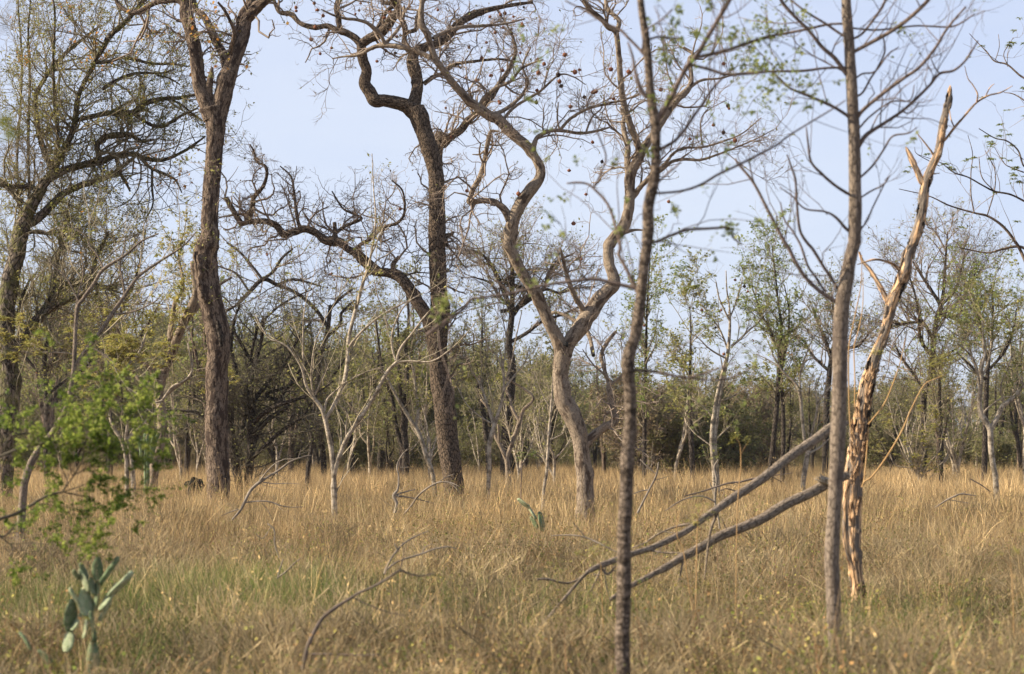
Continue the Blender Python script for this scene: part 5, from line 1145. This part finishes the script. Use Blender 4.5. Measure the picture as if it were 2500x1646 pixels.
mid_tree('leaning_tree', "thick pale tree leaning right behind the leafy bush, limb passing behind the tall forked tree", 52, [
    "E 975,1500,62 990,1400,66 1020,1280,64 1035,1150,60 1025,1020,56 1010,960,56", "E 1010,970,50 1030,860,56 1060,770,54 1085,720,54 1120,620,56 1150,540,54 1200,430,56 1252,300,50 1240,200,44 1230,100,36",
    "E 1030,870,40 980,800,40 940,760,36 880,720,30 830,640,24 760,560,18 740,480,14", "E 1095,660,40 1085,560,36 1100,450,30 1120,350,26 1165,280,22 1160,180,20 1140,80,18 A 1160,1520,14", "E 1170,480,34 1240,420,30 1300,330,24 1400,250,18 1480,200,12",
    "E 1040,960,26 1120,900,24 1200,840,20 1225,780,16 1215,700,14 1200,620,10", "E 1020,780,16 1060,780,24 1000,760,14", "E 1010,950,26 940,900,22 860,820,20 820,700,18 790,600,14 700,560,10"],
    'pale_bark', 'twig_pale', 203, levels=[dict(STR[0], n=2.0, L=1.3, wob=.2), dict(STR[1], n=3.2), STR[2]], leaf='leaf_yellow', nleaf=2600, lsize=.05, pin='leaf_yellow', npin=330, psize=.16, S=28, rmaxk=.2)

mid_tree('forked_sapling', "pale two-forked young tree with yellow feathery leaves behind the leafy bush", 44, [
    "E 850,1550,34 845,1450,34 840,1380,32 828,1300,28 800,1230,28", "*E 810,1510,30 808,1420,30 800,1330,28 775,1240,26 735,1180,24 715,1150,22", "E 805,1240,26 860,1190,24 920,1130,20 990,1060,18 1040,980,18 1100,900,18 1180,860,16 1225,790,14 1210,700,10 1195,620,7", "E 800,1230,22 810,1120,16 760,1020,14 720,960,12 600,900,9", "E 1040,985,16 980,1000,13 900,960,12 820,920,10 740,880,8", "E 735,1180,18 700,1080,16 740,880,14 790,790,14 885,680,12 930,560,9", "E 720,1000,12 600,800,12 500,700,10 300,680,9 180,690,8 100,600,6"],
    'cream_bark', 'twig_pale', 204, levels=[dict(STR[0], n=2.6, L=1.2, wob=.2, up=.1), dict(STR[1], n=3.0), STR[2]], pin='leaf_yellow', npin=1100, psize=.15, leaf='leaf_yellow', nleaf=900, lsize=.04, S=18)

# ------------------------------------------------------------------ dark multi-stemmed thorn tree behind the middle
SPREAD = [dict(n=4.6, L=2.0, ang=(30, 80), wob=.20, up=.05, K=7, rmax=.022, rmin=.012, rr=.45), dict(n=9, L=.95, ang=(25, 70), wob=.25, up=.02, K=5, rmin=.008, rmax=.012, tipchild=True), dict(n=3.0, L=.42, ang=(25, 75), wob=.25, K=3, rmin=.0055)]
mid_tree('thorn_tree', "dark many-stemmed thorn tree with a dense wide net of twigs behind the tall forked tree", 58, [
    "E 1520,1500,52 1500,1400,56 1485,1280,50 1470,1100,44 1480,950,40 1500,800,36 1470,650,30 1490,480,22", "*E 1585,1500,40 1600,1400,42 1600,1300,40 1605,1150,36 1580,1000,32 1570,850,28 1600,700,22 1640,520,18", "E 1600,1320,34 1650,1180,34 1720,1100,32 1828,1020,28 F 130,950,24 260,900,20 380,820,14", "*F 5,1500,44 30,1370,44 25,1200,42 40,1050,38 30,900,34 60,750,28 100,600,22 110,450,16", "F 45,1350,28 130,1270,26 230,1180,24 360,1090,20 420,1000,14", "F 35,1150,30 100,1080,30 200,1020,28 320,980,24 460,930,18 560,860,12",
    "E 1500,1300,34 1540,1200,34 1560,1050,30 1530,900,26 1600,780,22 1700,700,18 1800,640,14", "E 1480,1120,30 1400,1000,28 1350,1100,22 1240,1060,20 1120,1050,14 1040,1050,9", "F 40,1000,30 160,850,26 260,740,22 330,600,18 420,480,13", "F 60,780,24 -20,640,22 -80,520,18 -40,380,14", "E 1480,950,26 1400,820,22 1340,700,18", "F 200,1010,18 300,850,18 420,720,14 540,640,9", "F 120,470,14 220,380,14 330,320,11 420,280,8"],
    'black_bark', 'twig_dark', 205, levels=SPREAD, leaf='leaf_far', nleaf=3500, lsize=.05, S=20, chunk=.8, rmaxk=.3)
mid_tree('thorn_tree', "tall dark thorn tree with arching upper branches just right of the tall forked trunk", 66, [
    "Z 1110,850,62 1130,700,58 1160,500,54 1140,330,50 1180,100,40 F 480,700,34 520,550,30 540,380,26", "F 525,520,26 440,400,24 320,300,22 200,250,26 110,215,28 20,300,26 -60,380,22", "F 110,215,22 180,160,20 230,80,18 300,20,14", "F 200,250,20 300,215,18 400,235,14 480,260,10", "F 110,220,18 40,130,18 -40,40,16 -120,-20,14", "F 540,400,20 610,330,18 680,280,12", "F 500,600,22 600,500,22 610,430,18 690,350,12", "F -60,380,16 -150,440,14 -200,520,9", "F 20,290,16 -60,180,14 -150,140,10 -240,110,8"],
    'black_bark', 'twig_brown', 206, levels=[dict(SPREAD[0], n=2.6), dict(SPREAD[1], n=6), SPREAD[2]], leaf='leaf_olive', nleaf=1600, lsize=.05, S=16, chunk=.8, rmaxk=.3, fruits=[(600 + x / SCL, 600 + y / SCL) for x, y in ((130, 35), (145, 40), (535, 170), (555, 175), (560, 160), (480, 155), (520, 240), (605, 60), (560, 205), (535, 90))])

# ------------------------------------------------------------------ pale saplings of the middle ground
mid_tree('sapling', "pale smooth sapling with curved stem and upswept twigs just right of the dark-barked tree", 45, [
    "F 1548,1510,26 1552,1400,28 1552,1280,30 1575,1180,30 1600,1100,26 1630,1000,20 1645,900,18 1640,780,15 1620,660,10", "F 1580,1150,18 1550,1050,16 1500,900,14 1430,780,12 1380,620,8", "F 1640,920,13 1720,820,11 1780,740,9 1810,640,6", "F 1640,800,10 1600,700,10 1540,640,9 1520,500,7 1530,380,5", "F 1645,880,12 1690,760,11 1720,600,9 1760,420,6", "F 1640,790,10 1660,600,9 1640,450,7 1660,300,5", "F 1560,1130,12 1480,1080,10 1400,1000,8 1340,880,6"],
    'cream_bark', 'twig_pale', 207, S=16, levels=[dict(STR[0], n=2.4, ang=(15, 40)), dict(STR[1], n=2.6, ang=(15, 45)), STR[2]], pin='leaf_olive', npin=30)
mid_tree('sapling', "pale sapling leaning left, its bent grey stem rising from grass left of the dark-barked trunk", 48, [
    "F 1190,1450,28 1150,1340,30 1120,1240,30 1090,1170,28 1050,1110,24 1000,1030,22 950,940,18 910,860,14 880,800,9", "F 1085,1150,20 1098,1050,20 1085,920,18 1065,780,14 1040,700,9", "F 1120,1240,12 1080,1190,11 1045,1140,8", "F 1155,1300,10 1160,1180,9 1140,1080,7 1120,1010,5", "F 1150,1330,8 1220,1280,7 1240,1240,4"],
    'cream_bark', 'twig_pale', 208, S=14, pin='leaf_olive', npin=60, leaf='leaf_olive', nleaf=300, levels=[dict(STR[0], n=2.4), STR[1], STR[2]])
mid_tree('sapling', "grey sapling forking low into a wide V, in shade behind the curved pale sapling", 62, [
    "F 1670,1400,34 1665,1350,30 1690,1280,28 1740,1140,28 1770,1050,22 1828,960,16 G 70,830,10", "F 1665,1365,30 1620,1270,26 1590,1210,24 1560,1060,20 1500,980,16", "F 1615,1265,18 1612,1180,16 1608,1140,12", "F 1745,1120,22 1700,1040,20 1680,960,16 1640,900,10", "G 40,900,12 110,960,12 60,700,8"][:4],
    'pale_bark', 'twig_pale', 209, S=12, levels=[dict(STR[0], n=2), STR[1], STR[2]], leaf='leaf_olive', nleaf=500)
mid_tree('sapling', "thin straight pale pole-like sapling left of the pale forked tree", 38, ["K 335,380,22 345,320,22 G 348,1480,22 358,1350,22 366,1200,20 378,1050,16 388,900,12 395,780,8", "G 380,1040,9 330,960,8 290,850,6 260,780,4", "G 370,1120,8 400,980,7 430,880,5"], 'cream_bark', 'twig_pale', 210, S=12, wk=.9)
mid_tree('fruit_sapling', "two-stemmed pale young tree with vase-shaped crown and few round fruits, right of nearest slim tree", 50, [
    "G 1420,1490,26 1412,1350,30 1405,1250,30 1412,1120,28 1440,950,24 1462,850,22 1500,720,24 1515,600,20 1520,480,16 1515,380,12 1500,280,9 1495,160,6", "*G 1440,1450,24 1425,1300,26 1428,1180,26 1450,1000,24 1480,850,20 1500,740,16", "G 1518,480,12 1480,400,11 1450,330,9 1430,230,6", "G 1530,640,18 1580,600,15 1640,540,12 1700,490,9 1750,400,6", "G 1505,660,14 1480,590,12 1440,510,11 1380,430,9 1320,350,6", "G 1500,720,13 1440,690,12 1380,650,10 1320,590,7 1270,560,5", "G 1520,460,11 1560,360,9 1590,260,7 1600,200,5", "G 1420,1100,12 1340,1020,10 1260,970,8", "G 1440,1000,10 1540,960,9 1640,900,6", "G 1405,1280,9 1300,1200,8 1240,1130,6", "G 1415,1250,8 1520,1150,6"],
    'cream_bark', 'twig_grey', 211, S=16, levels=[dict(STR[0], n=3.0, up=.12), dict(STR[1], n=3.2), dict(STR[2], n=1.6)], pin='leaf_fresh', npin=260, psize=.17, leaf='leaf_olive', nleaf=600, fruits=[(1200 + x / SCL, 600 + y / SCL) for x, y in ((1430, 510), (1465, 665), (1495, 205), (1600, 232), (1445, 368), (1350, 400), (1520, 390), (1680, 310))])
mid_tree('sapling', "white-stemmed thin sapling forked low behind the upper leaning pole", 46, [
    "L 420,350,32 430,270,34 448,170,34 H 452,1330,32 430,1240,22 412,1080,22 400,950,22 372,880,18 290,800,14 220,690,9", "H 455,1320,18 480,1180,16 508,1060,16 512,1000,14 560,940,12 620,870,8", "H 465,1320,16 520,1290,14 590,1230,10 700,1150,6", "H 400,940,14 400,820,12 430,720,10 480,600,7 560,500,5", "H 512,1000,10 500,920,8 540,800,6", "H 300,800,10 220,740,8 120,690,6"],
    'cream_bark', 'twig_pale', 212, S=14, levels=[dict(STR[0], n=2.2), STR[1], STR[2]], pin='leaf_olive', npin=60, leaf='leaf_dry', nleaf=40)
mid_tree('pale_tree', "pale crooked tree near the right edge whose trunk forks above a thin pale base", 47, [
    "H 1645,1470,36 1632,1400,36 1618,1300,36 1612,1180,38 1590,1130,36 1555,1070,34 1545,1000,30 1552,880,28 1560,760,24 1580,700,18 1570,600,12 1560,480,8", "H 1615,1170,34 1650,1110,34 1675,1050,34 1700,1015,32 1760,970,26 1800,920,24 1860,860,20 1920,780,16", "H 1545,990,18 1540,860,18 1520,760,15 1470,680,12 1400,620,8", "H 1555,850,16 1600,740,14 1620,600,12 1600,450,8", "H 1580,1110,14 1575,1060,12 1630,1010,11 1690,970,9 1760,960,7", "H 1700,1015,13 1680,900,11 1720,780,9 1780,650,6", "H 1820,900,12 1810,760,10 1828,600,7"],
    'cream_bark', 'twig_pale', 213, S=18, levels=[dict(STR[0], n=2.6, wob=.16), dict(STR[1], n=3.0), STR[2]], pin='leaf_olive', npin=130, leaf='leaf_olive', nleaf=800)
mid_tree('bare_shrub', "low white-stemmed shrub with many arching bare stems and yellowing leaves, right of the broken tree", 72, [
    "H 1155,1450,12 1150,1400,12 1110,1300,11 1080,1200,10 1095,1060,8", "*H 1165,1450,11 1170,1400,11 1200,1290,10 1195,1150,8 1190,1060,6", "*H 1145,1450,10 1080,1370,10 1020,1250,8 970,1180,6", "*H 1175,1450,10 1230,1380,10 1290,1300,9 1310,1180,6", "*H 1160,1460,9 1120,1420,9 1010,1400,7 970,1320,5", "*H 1180,1460,9 1290,1400,8 1340,1330,6", "*H 1160,1450,9 1140,1300,8 1160,1150,6"],
    'cream_bark', 'twig_pale', 214, S=8, cat='shrub', levels=[dict(STR[0], n=2), dict(STR[1], n=2.4), STR[2]], pin='leaf_yellow', npin=260, psize=.2)

# ------------------------------------------------------------------ dark fine-twigged trees with thin green crowns
FINE = [dict(n=8.0, L=2.1, ang=(30, 60), wob=.14, up=.14, K=7, rmax=.026, rmin=.013, rr=.5, tip=.35, Lr=(.45, 1.2)), dict(n=7, L=.9, ang=(20, 55), wob=.2, up=.1, K=5, rmin=.007, rmax=.011, tipchild=True), dict(n=3.4, L=.38, ang=(20, 65), wob=.22, up=.06, K=3, rmin=.005)]
def fine_tree(label, d, traces, seed, nleaf=3000, leaf='leaf_fresh', zfrac=.4, lv=FINE, bark='black_bark', twm='twig_grey', lsize=.06, name='thin_tree', nk=1.0, **kw):
    xy, w = parse(traces[0]); ztop = EYE - (xy[-1, 1] - HOR) / FPX * d
    lv = [dict(lv[0], n=lv[0]['n'] * nk)] + list(lv[1:])
    return mid_tree(name, label, d, traces, bark, twm, seed, levels=lv, leaf=leaf, nleaf=nleaf, lsize=lsize, skip0=False, zmin=ztop * zfrac, rmaxk=.4, S=14, chunk=1.0, **kw)
fine_tree("tall slim dark tree with a fine pale green crown directly right of the nearest tree", 75, ["G 975,1440,28 975,1250,28 976,1100,26 980,870,22 985,650,18 990,450,14 1000,250,10 1010,80,6"], 301, 4500, zfrac=.28, nk=.75)
fine_tree("slim dark tree with a sparse olive crown, just left of the vase-shaped pale tree", 72, ["G 1282,1440,34 1275,1280,34 1268,1100,30 1265,900,24 1268,700,16 1270,500,10 1262,390,6"], 302, 3600, leaf='leaf_olive', zfrac=.36, nk=.5)
fine_tree("taller of two dark trunks left of the straight grey tree, with loose upswept green crown", 78, ["H 215,1400,36 225,1300,34 245,1100,32 258,950,30 265,800,28 275,650,22 280,500,18 260,350,13 240,150,9 220,0,6", "H 262,880,22 290,760,18 320,600,14 330,420,10 300,250,7", "H 270,700,16 220,560,13 150,420,10 90,250,7"], 303, 6500, zfrac=.3, nk=.85)
fine_tree("shorter dark trunk standing close beside the taller one, left of the straight grey young tree", 80, ["H 290,1370,28 294,1250,28 292,1050,26 285,880,20 290,700,13 310,560,8"], 304, 2200, leaf='leaf_olive', zfrac=.45, nk=.5)
BIGC = [dict(n=5.5, L=2.3, ang=(25, 60), wob=.24, up=.13, K=7, rmax=.03, rmin=.015, rr=.5, tip=.35), dict(n=8, L=1.0, ang=(20, 60), wob=.3, up=.1, K=5, rmin=.008, rmax=.012, tipchild=True), dict(n=3.6, L=.42, ang=(20, 70), wob=.3, up=.06, K=3, rmin=.0058)]
def big_crown(label, d, traces, seed, nleaf, **kw):
    return mid_tree('round_tree', label, d, traces, 'black_bark', kw.pop('twm', 'twig_brown'), seed, levels=BIGC, leaf=kw.pop('leaf', 'leaf_olive'), nleaf=nleaf, lsize=.055, skip0=True, rmaxk=.5, S=16, chunk=.9, **kw)
big_crown("large dark tree right of the broken tree, its crown a dome of fine bare twigs", 74, [
    "H 1190,1400,34 1190,1250,36 1188,1080,38 1192,950,40 1230,830,34 1245,700,34 1250,600,36", "H 1250,620,30 1265,500,30 1300,400,28 1240,290,22 1180,200,16 1120,100,10", "H 1265,470,26 1310,330,24 1320,200,20 1330,60,14 D 1340,1480,9", "H 1280,440,22 1400,450,22 1440,360,20 1480,260,14 1530,150,9", "H 1250,600,24 1190,500,22 1110,490,18 1020,500,14 960,470,9", "H 1240,700,24 1170,600,22 1160,450,18 1130,300,14 1080,150,9", "H 1300,380,18 1380,300,16 1420,180,13 1450,50,8", "H 1230,800,18 1330,700,16 1420,640,13 1480,560,8", "H 1200,930,18 1110,800,16 1040,700,12 1000,620,8"],
    311, 3600)
big_crown("dark tree with wide twiggy crown, seen between the dark-barked tree and the pale forked tree", 84, [
    "G 90,1350,66 95,1200,66 110,1050,66 120,900,62 130,760,50 110,620,44 F 1690,500,40 1700,420,36", "F 1700,450,34 1660,330,32 1620,230,30 1580,150,26 1540,90,20 1480,40,14 1400,30,9", "F 1700,420,32 1700,280,30 1700,150,28 1690,20,20 B 1740,1480,14", "F 1705,440,34 1760,360,32 1828,300,30 G 90,230,26 160,180,20 260,150,14", "F 1760,360,22 1820,250,22 G 140,60,18 C 200,1500,14", "G 60,420,26 160,400,26 240,350,24 340,280,20 430,300,18 560,270,12 660,260,8", "G 340,280,18 360,180,18 420,100,16 500,60,12", "F 1700,380,20 1620,330,18 1560,240,14 1450,200,10", "G 110,620,26 220,560,24 330,480,20 450,440,16 560,390,12"],
    312, 4200, twm='twig_brown', slope=.2)
big_crown("dark leafy tree half hidden behind the straight grey young tree, left of it", 90, ["H 560,1400,40 565,1200,40 570,1000,38 590,800,34 600,700,30", "H 598,720,26 560,600,24 520,500,18 480,400,12", "H 600,700,26 640,560,22 620,430,16 600,330,10", "H 590,760,24 680,660,22 770,640,16 840,560,10", "H 585,800,20 480,700,18 420,600,12"], 313, 5200, leaf='leaf_far')
big_crown("dark-trunked tree with a rounded green-tinged crown behind the pale crooked tree near the right edge", 70, ["H 1575,1420,36 1580,1250,38 1582,1100,36 1590,900,30 1600,750,26", "H 1600,780,22 1570,600,20 1540,450,16 1500,320,10", "H 1600,750,22 1620,600,20 1630,420,16 1620,250,10", "H 1595,800,20 1700,680,18 1760,540,14 1780,400,9", "H 1590,860,18 1480,760,16 1400,680,10"], 314, 5500, leaf='leaf_fresh', twm='twig_grey')
mid_tree('thin_tree', "thin dark trunk with low yellow-green tufts, between the broken tree and the pale crooked tree", 73, ["H 1300,1420,28 1300,1250,28 1290,1050,24 1290,850,16 1300,700,9"], 'black_bark', 'twig_grey', 315, levels=[dict(FINE[0], n=4), FINE[1], FINE[2]], skip0=False, zmin=2.5, rmaxk=.3, leaf='leaf_yellow', nleaf=900, S=12)

big_crown("dark twiggy tree with loose olive crown behind the trunk of the spreading tree, far left", 68, ["E 300,1400,40 295,1200,40 300,1000,38 280,800,34 290,650,30", "E 285,700,28 220,520,24 150,350,20 90,180,16 60,40,12 A 40,1460,8", "E 290,660,28 330,480,24 360,300,20 350,120,16 380,0,12 A 400,1440,8", "E 290,800,26 400,650,22 480,500,18 520,330,14 560,200,10", "E 285,850,24 170,720,20 80,600,16 20,480,12 -40,360,8", "E 295,950,22 420,860,18 540,780,14 640,650,10"], 317, 5200, twm='twig_grey')
big_crown("dark twiggy tree with sparse yellowish crown just left of the tall forked trunk, far behind", 76, ["E 700,1400,40 705,1200,40 690,1000,38 700,800,34 720,600,30", "E 715,640,28 660,450,24 620,280,20 600,100,14 A 580,1500,10", "E 720,600,26 780,400,22 860,220,18 900,60,12 A 930,1480,8", "E 700,800,26 820,680,22 930,520,16 1020,360,10", "E 695,900,24 600,760,20 520,600,14 460,450,9"], 318, 4200, twm='twig_brown', leaf='leaf_yellow')

# tree at the right edge: trunk just outside, limbs reaching in
mid_tree('feathery_tree', "dark thin branches with feathery leaf tufts reaching in from beyond the right edge", 32, [
    "L 1990,500,60 1980,200,58 H 1960,1100,54 1930,700,50 1890,300,42 1850,140,32 1828,80,28 1790,0,26 D 1790,1567,26 1700,1450,24 1600,1380,20 1500,1355,16 1350,1310,13 1220,1250,10 1030,1205,6",
    "H 1900,380,38 1950,100,34 D 1960,1450,30 1900,1320,22 1828,1282,17 1740,1240,16 1640,1220,15 1560,1180,13 1470,1130,12 1380,1100,10 1290,1035,7 1150,985,4", "D 1960,1450,26 1960,1200,24 1900,1080,20 1828,1060,15 1790,960,14 1720,900,12 1640,880,10 1540,820,7", "D 1960,1000,24 1960,700,22 1880,540,18 1800,480,16 1720,412,14 1640,390,12 1590,330,10 1540,280,8 1480,215,5", "D 1720,410,8 1700,340,7 1760,240,5", "D 1645,385,7 1670,300,6 1665,220,5", "D 1510,1355,12 1490,1240,11 1490,1100,9 1500,980,7 1470,860,5", "D 1595,1370,11 1640,1210,10 1640,1080,8 1580,960,6", "D 1640,1220,10 1560,1130,9 1540,1000,7", "D 1290,1060,8 1150,985,6 1130,940,4", "H 1860,30,26 1790,5,24 1700,20,20 1600,45,16 1500,30,12 1380,5,7",
    "D 1828,1100,12 1750,1070,10 1700,1040,8 1640,940,5", "D 1960,800,20 1900,700,14 1828,640,12 1760,600,9 1700,590,6"],
    'brown_bark', 'twig_brown', 316, wk=.75, levels=[dict(n=1.6, L=.8, ang=(30, 65), wob=.2, up=.12, K=6, rmax=.009, rmin=.0045, rr=.5), dict(n=1.8, L=.35, ang=(25, 60), wob=.2, up=.1, K=4, rmin=.0032)], pin='leaf_fresh', npin=420, psize=.075, S=16, chunk=.6)

# ------------------------------------------------------------------ thin trees along the edge of the wood: prototypes copied one by one
def proto_tree(name, seed, h, r0, bark, twm, levels, leaf, nleaf, lean=.3, forks=0, zmin=.3, lsize=.07, crook=.25):
    rng = np.random.default_rng(seed); n = 7; z = np.linspace(-.1, h, n)
    P = np.stack([np.cumsum(rng.normal(0, crook, n)) * .4 + lean * np.clip(z / h, 0, 1) ** 1.5, np.cumsum(rng.normal(0, crook, n)) * .4, z], -1); P[:2, :2] *= .2
    R = np.interp(z / h, [0, .5, 1], [r0, r0 * .65, r0 * .15]); limbs = [('trunk', P, R)]
    for k in range(forks):
        j = 1 + k % 3; a = rng.uniform(0, 6.28); m = 6; q = P[j] + np.cumsum(np.concatenate([[[0, 0, 0]], np.stack([np.cos(a) * np.linspace(.35, .1, m - 1), np.sin(a) * np.linspace(.3, .1, m - 1), np.full(m - 1, (h - P[j, 2]) / m * rng.uniform(.7, 1))], -1) + rng.normal(0, .08, (m - 1, 3))]), 0)
        limbs.append(('branch', q, R[j] * np.linspace(.75, .2, m)))
    root = build_tree(name, "x", 'tree', (0, 0, 0), limbs, M[bark], S=10, rough=.06, seed=seed)
    Pp, Rr = parents_of(limbs, .9, zmin=h * zmin); lv = grow(rng, Pp, Rr, levels); twig_part(root, lv, M[twm])
    if nleaf:
        C, D = sample_on(rng, lv[-1][0], nleaf, .2); V, F = leaf_geo(rng, C + rng.normal(0, .03, C.shape), lsize, flat=.4); leaf_part(root, V, F, M[leaf])
    return root
def copy_tree(root, loc, rz, s, label, group):
    r = root.copy(); COL.objects.link(r); r.location = loc; r.rotation_euler = (0, 0, rz); r.scale = (s, s, s); r['label'] = label; r['group'] = group
    for ch in list(root.children):
        c = ch.copy(); COL.objects.link(c); c.parent = r
    return r
F1 = [dict(n=3.6, L=1.7, ang=(25, 60), wob=.18, up=.14, K=6, rmax=.022, rmin=.012, rr=.5), dict(n=5.5, L=.8, ang=(20, 60), wob=.25, up=.1, K=4, rmin=.008, rmax=.011), dict(n=3, L=.4, ang=(20, 70), wob=.25, K=3, rmin=.006)]
F2 = [dict(n=2.2, L=1.5, ang=(18, 45), wob=.14, up=.16, K=6, rmax=.02, rmin=.012, rr=.55), dict(n=3.0, L=.8, ang=(18, 50), wob=.18, up=.12, K=4, rmin=.008, rmax=.012), dict(n=2.0, L=.4, ang=(20, 60), wob=.2, K=3, rmin=.006)]
DARKP = [proto_tree('dark_tree', 401, 7.5, .15, 'black_bark', 'twig_grey', F1, 'leaf_far', 2600, forks=2, zmin=.25), proto_tree('dark_tree', 402, 6.2, .12, 'black_bark', 'twig_grey', F1, 'leaf_olive', 2600, lean=-.5, forks=3, zmin=.2), proto_tree('dark_tree', 403, 8.5, .17, 'brown_bark', 'twig_brown', F1, 'leaf_fresh', 2600, forks=3, zmin=.3), proto_tree('dark_tree', 404, 5.2, .10, 'black_bark', 'twig_grey', F1, 'leaf_far', 2600, lean=.6, forks=4, zmin=.15)]
PALEP = [proto_tree('pale_sapling', 411, 5.5, .085, 'cream_bark', 'twig_pale', F2, 'leaf_olive', 500, forks=3, zmin=.3, lean=.8), proto_tree('pale_sapling', 412, 4.5, .07, 'cream_bark', 'twig_pale', F2, 'leaf_olive', 300, forks=4, zmin=.2, lean=-.6), proto_tree('pale_sapling', 413, 6.5, .075, 'cream_bark', 'twig_pale', F2, 'leaf_yellow', 300, forks=2, zmin=.4, lean=.2)]
SHR = [dict(n=7.0, L=1.3, ang=(30, 80), wob=.25, up=.08, K=5, rmax=.02, rmin=.011), dict(n=7, L=.65, ang=(25, 75), wob=.28, K=4, rmin=.008, rmax=.010), dict(n=3, L=.35, ang=(20, 70), wob=.25, K=3, rmin=.006)]
SHRP = [proto_tree('shrub', 421, 2.6, .06, 'black_bark', 'twig_brown', SHR, 'leaf_brown', 3800, forks=5, zmin=.04, lean=.3), proto_tree('shrub', 422, 2.2, .05, 'black_bark', 'twig_grey', SHR, 'leaf_far', 4800, forks=5, zmin=.04, lean=-.3)]
used = set()
def put(protos, k, x, d, s, label, group, rng, cat=None):
    loc = ((x - 1250) / FPX * d, d, 0); p = protos[k % len(protos)]; rz = rng.uniform(0, 6.28)
    if p.name not in used:
        used.add(p.name); p.location = loc; p.rotation_euler = (0, 0, rz); p.scale = (s, s, s); p['label'] = label; p['group'] = group; r = p
    else: r = copy_tree(p, loc, rz, s, label, group)
    if cat: r['category'] = cat
rng = np.random.default_rng(500)
ORD = ["leftmost", "second from left", "third from left", "fourth from left", "fifth from left", "sixth from left", "seventh from left", "eighth from left", "ninth from left", "tenth from left"] + ["%dth from left" % i for i in range(11, 30)]
def row(protos, n, x0, x1, d0, d1, s0, s1, what, where, group, cat=None, xs=None):
    P = sorted((float((rng.uniform(x0, x1) if xs is None else xs[i])), rng.uniform(d0, d1), rng.uniform(s0, s1), int(rng.integers(0, 9))) for i in range(n))
    for i, (x, d, s, k) in enumerate(P):
        o = "rightmost" if i == n - 1 and n > 1 else ORD[i]
        put(protos, k, x, d, s, o + " of the " + what + " " + where, group + " " + where, rng, cat)
ZN = [(-150, 380, "left of the candle cactus"), (380, 530, "left of the V-topped trunk"), (560, 800, "right of the V-topped trunk"), (810, 1060, "left of the dark-barked trunk"), (1120, 1380, "left of the Y-forked trunk"), (1440, 1560, "beside the nearest trunk"), (1590, 1990, "behind the leaning poles"), (2130, 2650, "right of the broken tree")]
for gi, (x0, x1, where) in enumerate(ZN):
    nd = [10, 6, 9, 9, 7, 2, 7, 10][gi]; npale = [5, 5, 4, 6, 6, 1, 5, 7][gi]; hs = [1.25, 1.15, 1.15, .95, .95, .8, .72, .8][gi]
    row(DARKP, nd, x0, x1, 82, 122, hs * .75, hs * 1.2, "dark trees at the wood's edge", where, "dark trees at the wood's edge")
    row(PALEP, npale, x0, x1, 72, 112, .65, 1.15, "pale saplings at the wood's edge", where, "pale saplings at the wood's edge")
row(SHRP, 14, 1540, 1900, 84, 104, 1.0, 1.5, "tangled brown shrubs", "under the dark trunks behind the poles", "brown shrubs", 'shrub')
row(SHRP[1:], 10, 0, 1500, 98, 118, .7, 1.2, "low green shrubs", "along the foot of the wood", "green shrubs", 'shrub')
row(SHRP[1:], 6, 2100, 2550, 98, 118, .7, 1.2, "low green shrubs", "at the foot of the wood, right side", "green shrubs", 'shrub')

# ------------------------------------------------------------------ the air
def haze():
    x, y0, y1, z0, z1 = 330, -40, 330, -1.3, 34
    V = np.array([[a, b, c] for a in (-x, x) for b in (y0, y1) for c in (z0, z1)], float)
    F = np.array([[0, 1, 3, 2], [4, 6, 7, 5], [0, 4, 5, 1], [2, 3, 7, 6], [0, 2, 6, 4], [1, 5, 7, 3]])
    m = bpy.data.materials.new("haze"); m.use_nodes = True; nt = m.node_tree; nt.nodes.remove(nt.nodes["Principled BSDF"])
    v = nt.nodes.new("ShaderNodeVolumePrincipled"); v.inputs["Color"].default_value = (.93, .95, 1.0, 1); v.inputs["Density"].default_value = HAZE; v.inputs["Anisotropy"].default_value = .2
    nt.links.new(v.outputs[0], nt.nodes["Material Output"].inputs["Volume"])
    link("haze", mesh_np("haze", V, F, m, smooth=False), kind='stuff'); bpy.data.objects["haze"]["label"] = "thin pale haze filling the air over the clearing"
HAZE = .00012
if HAZE: haze()
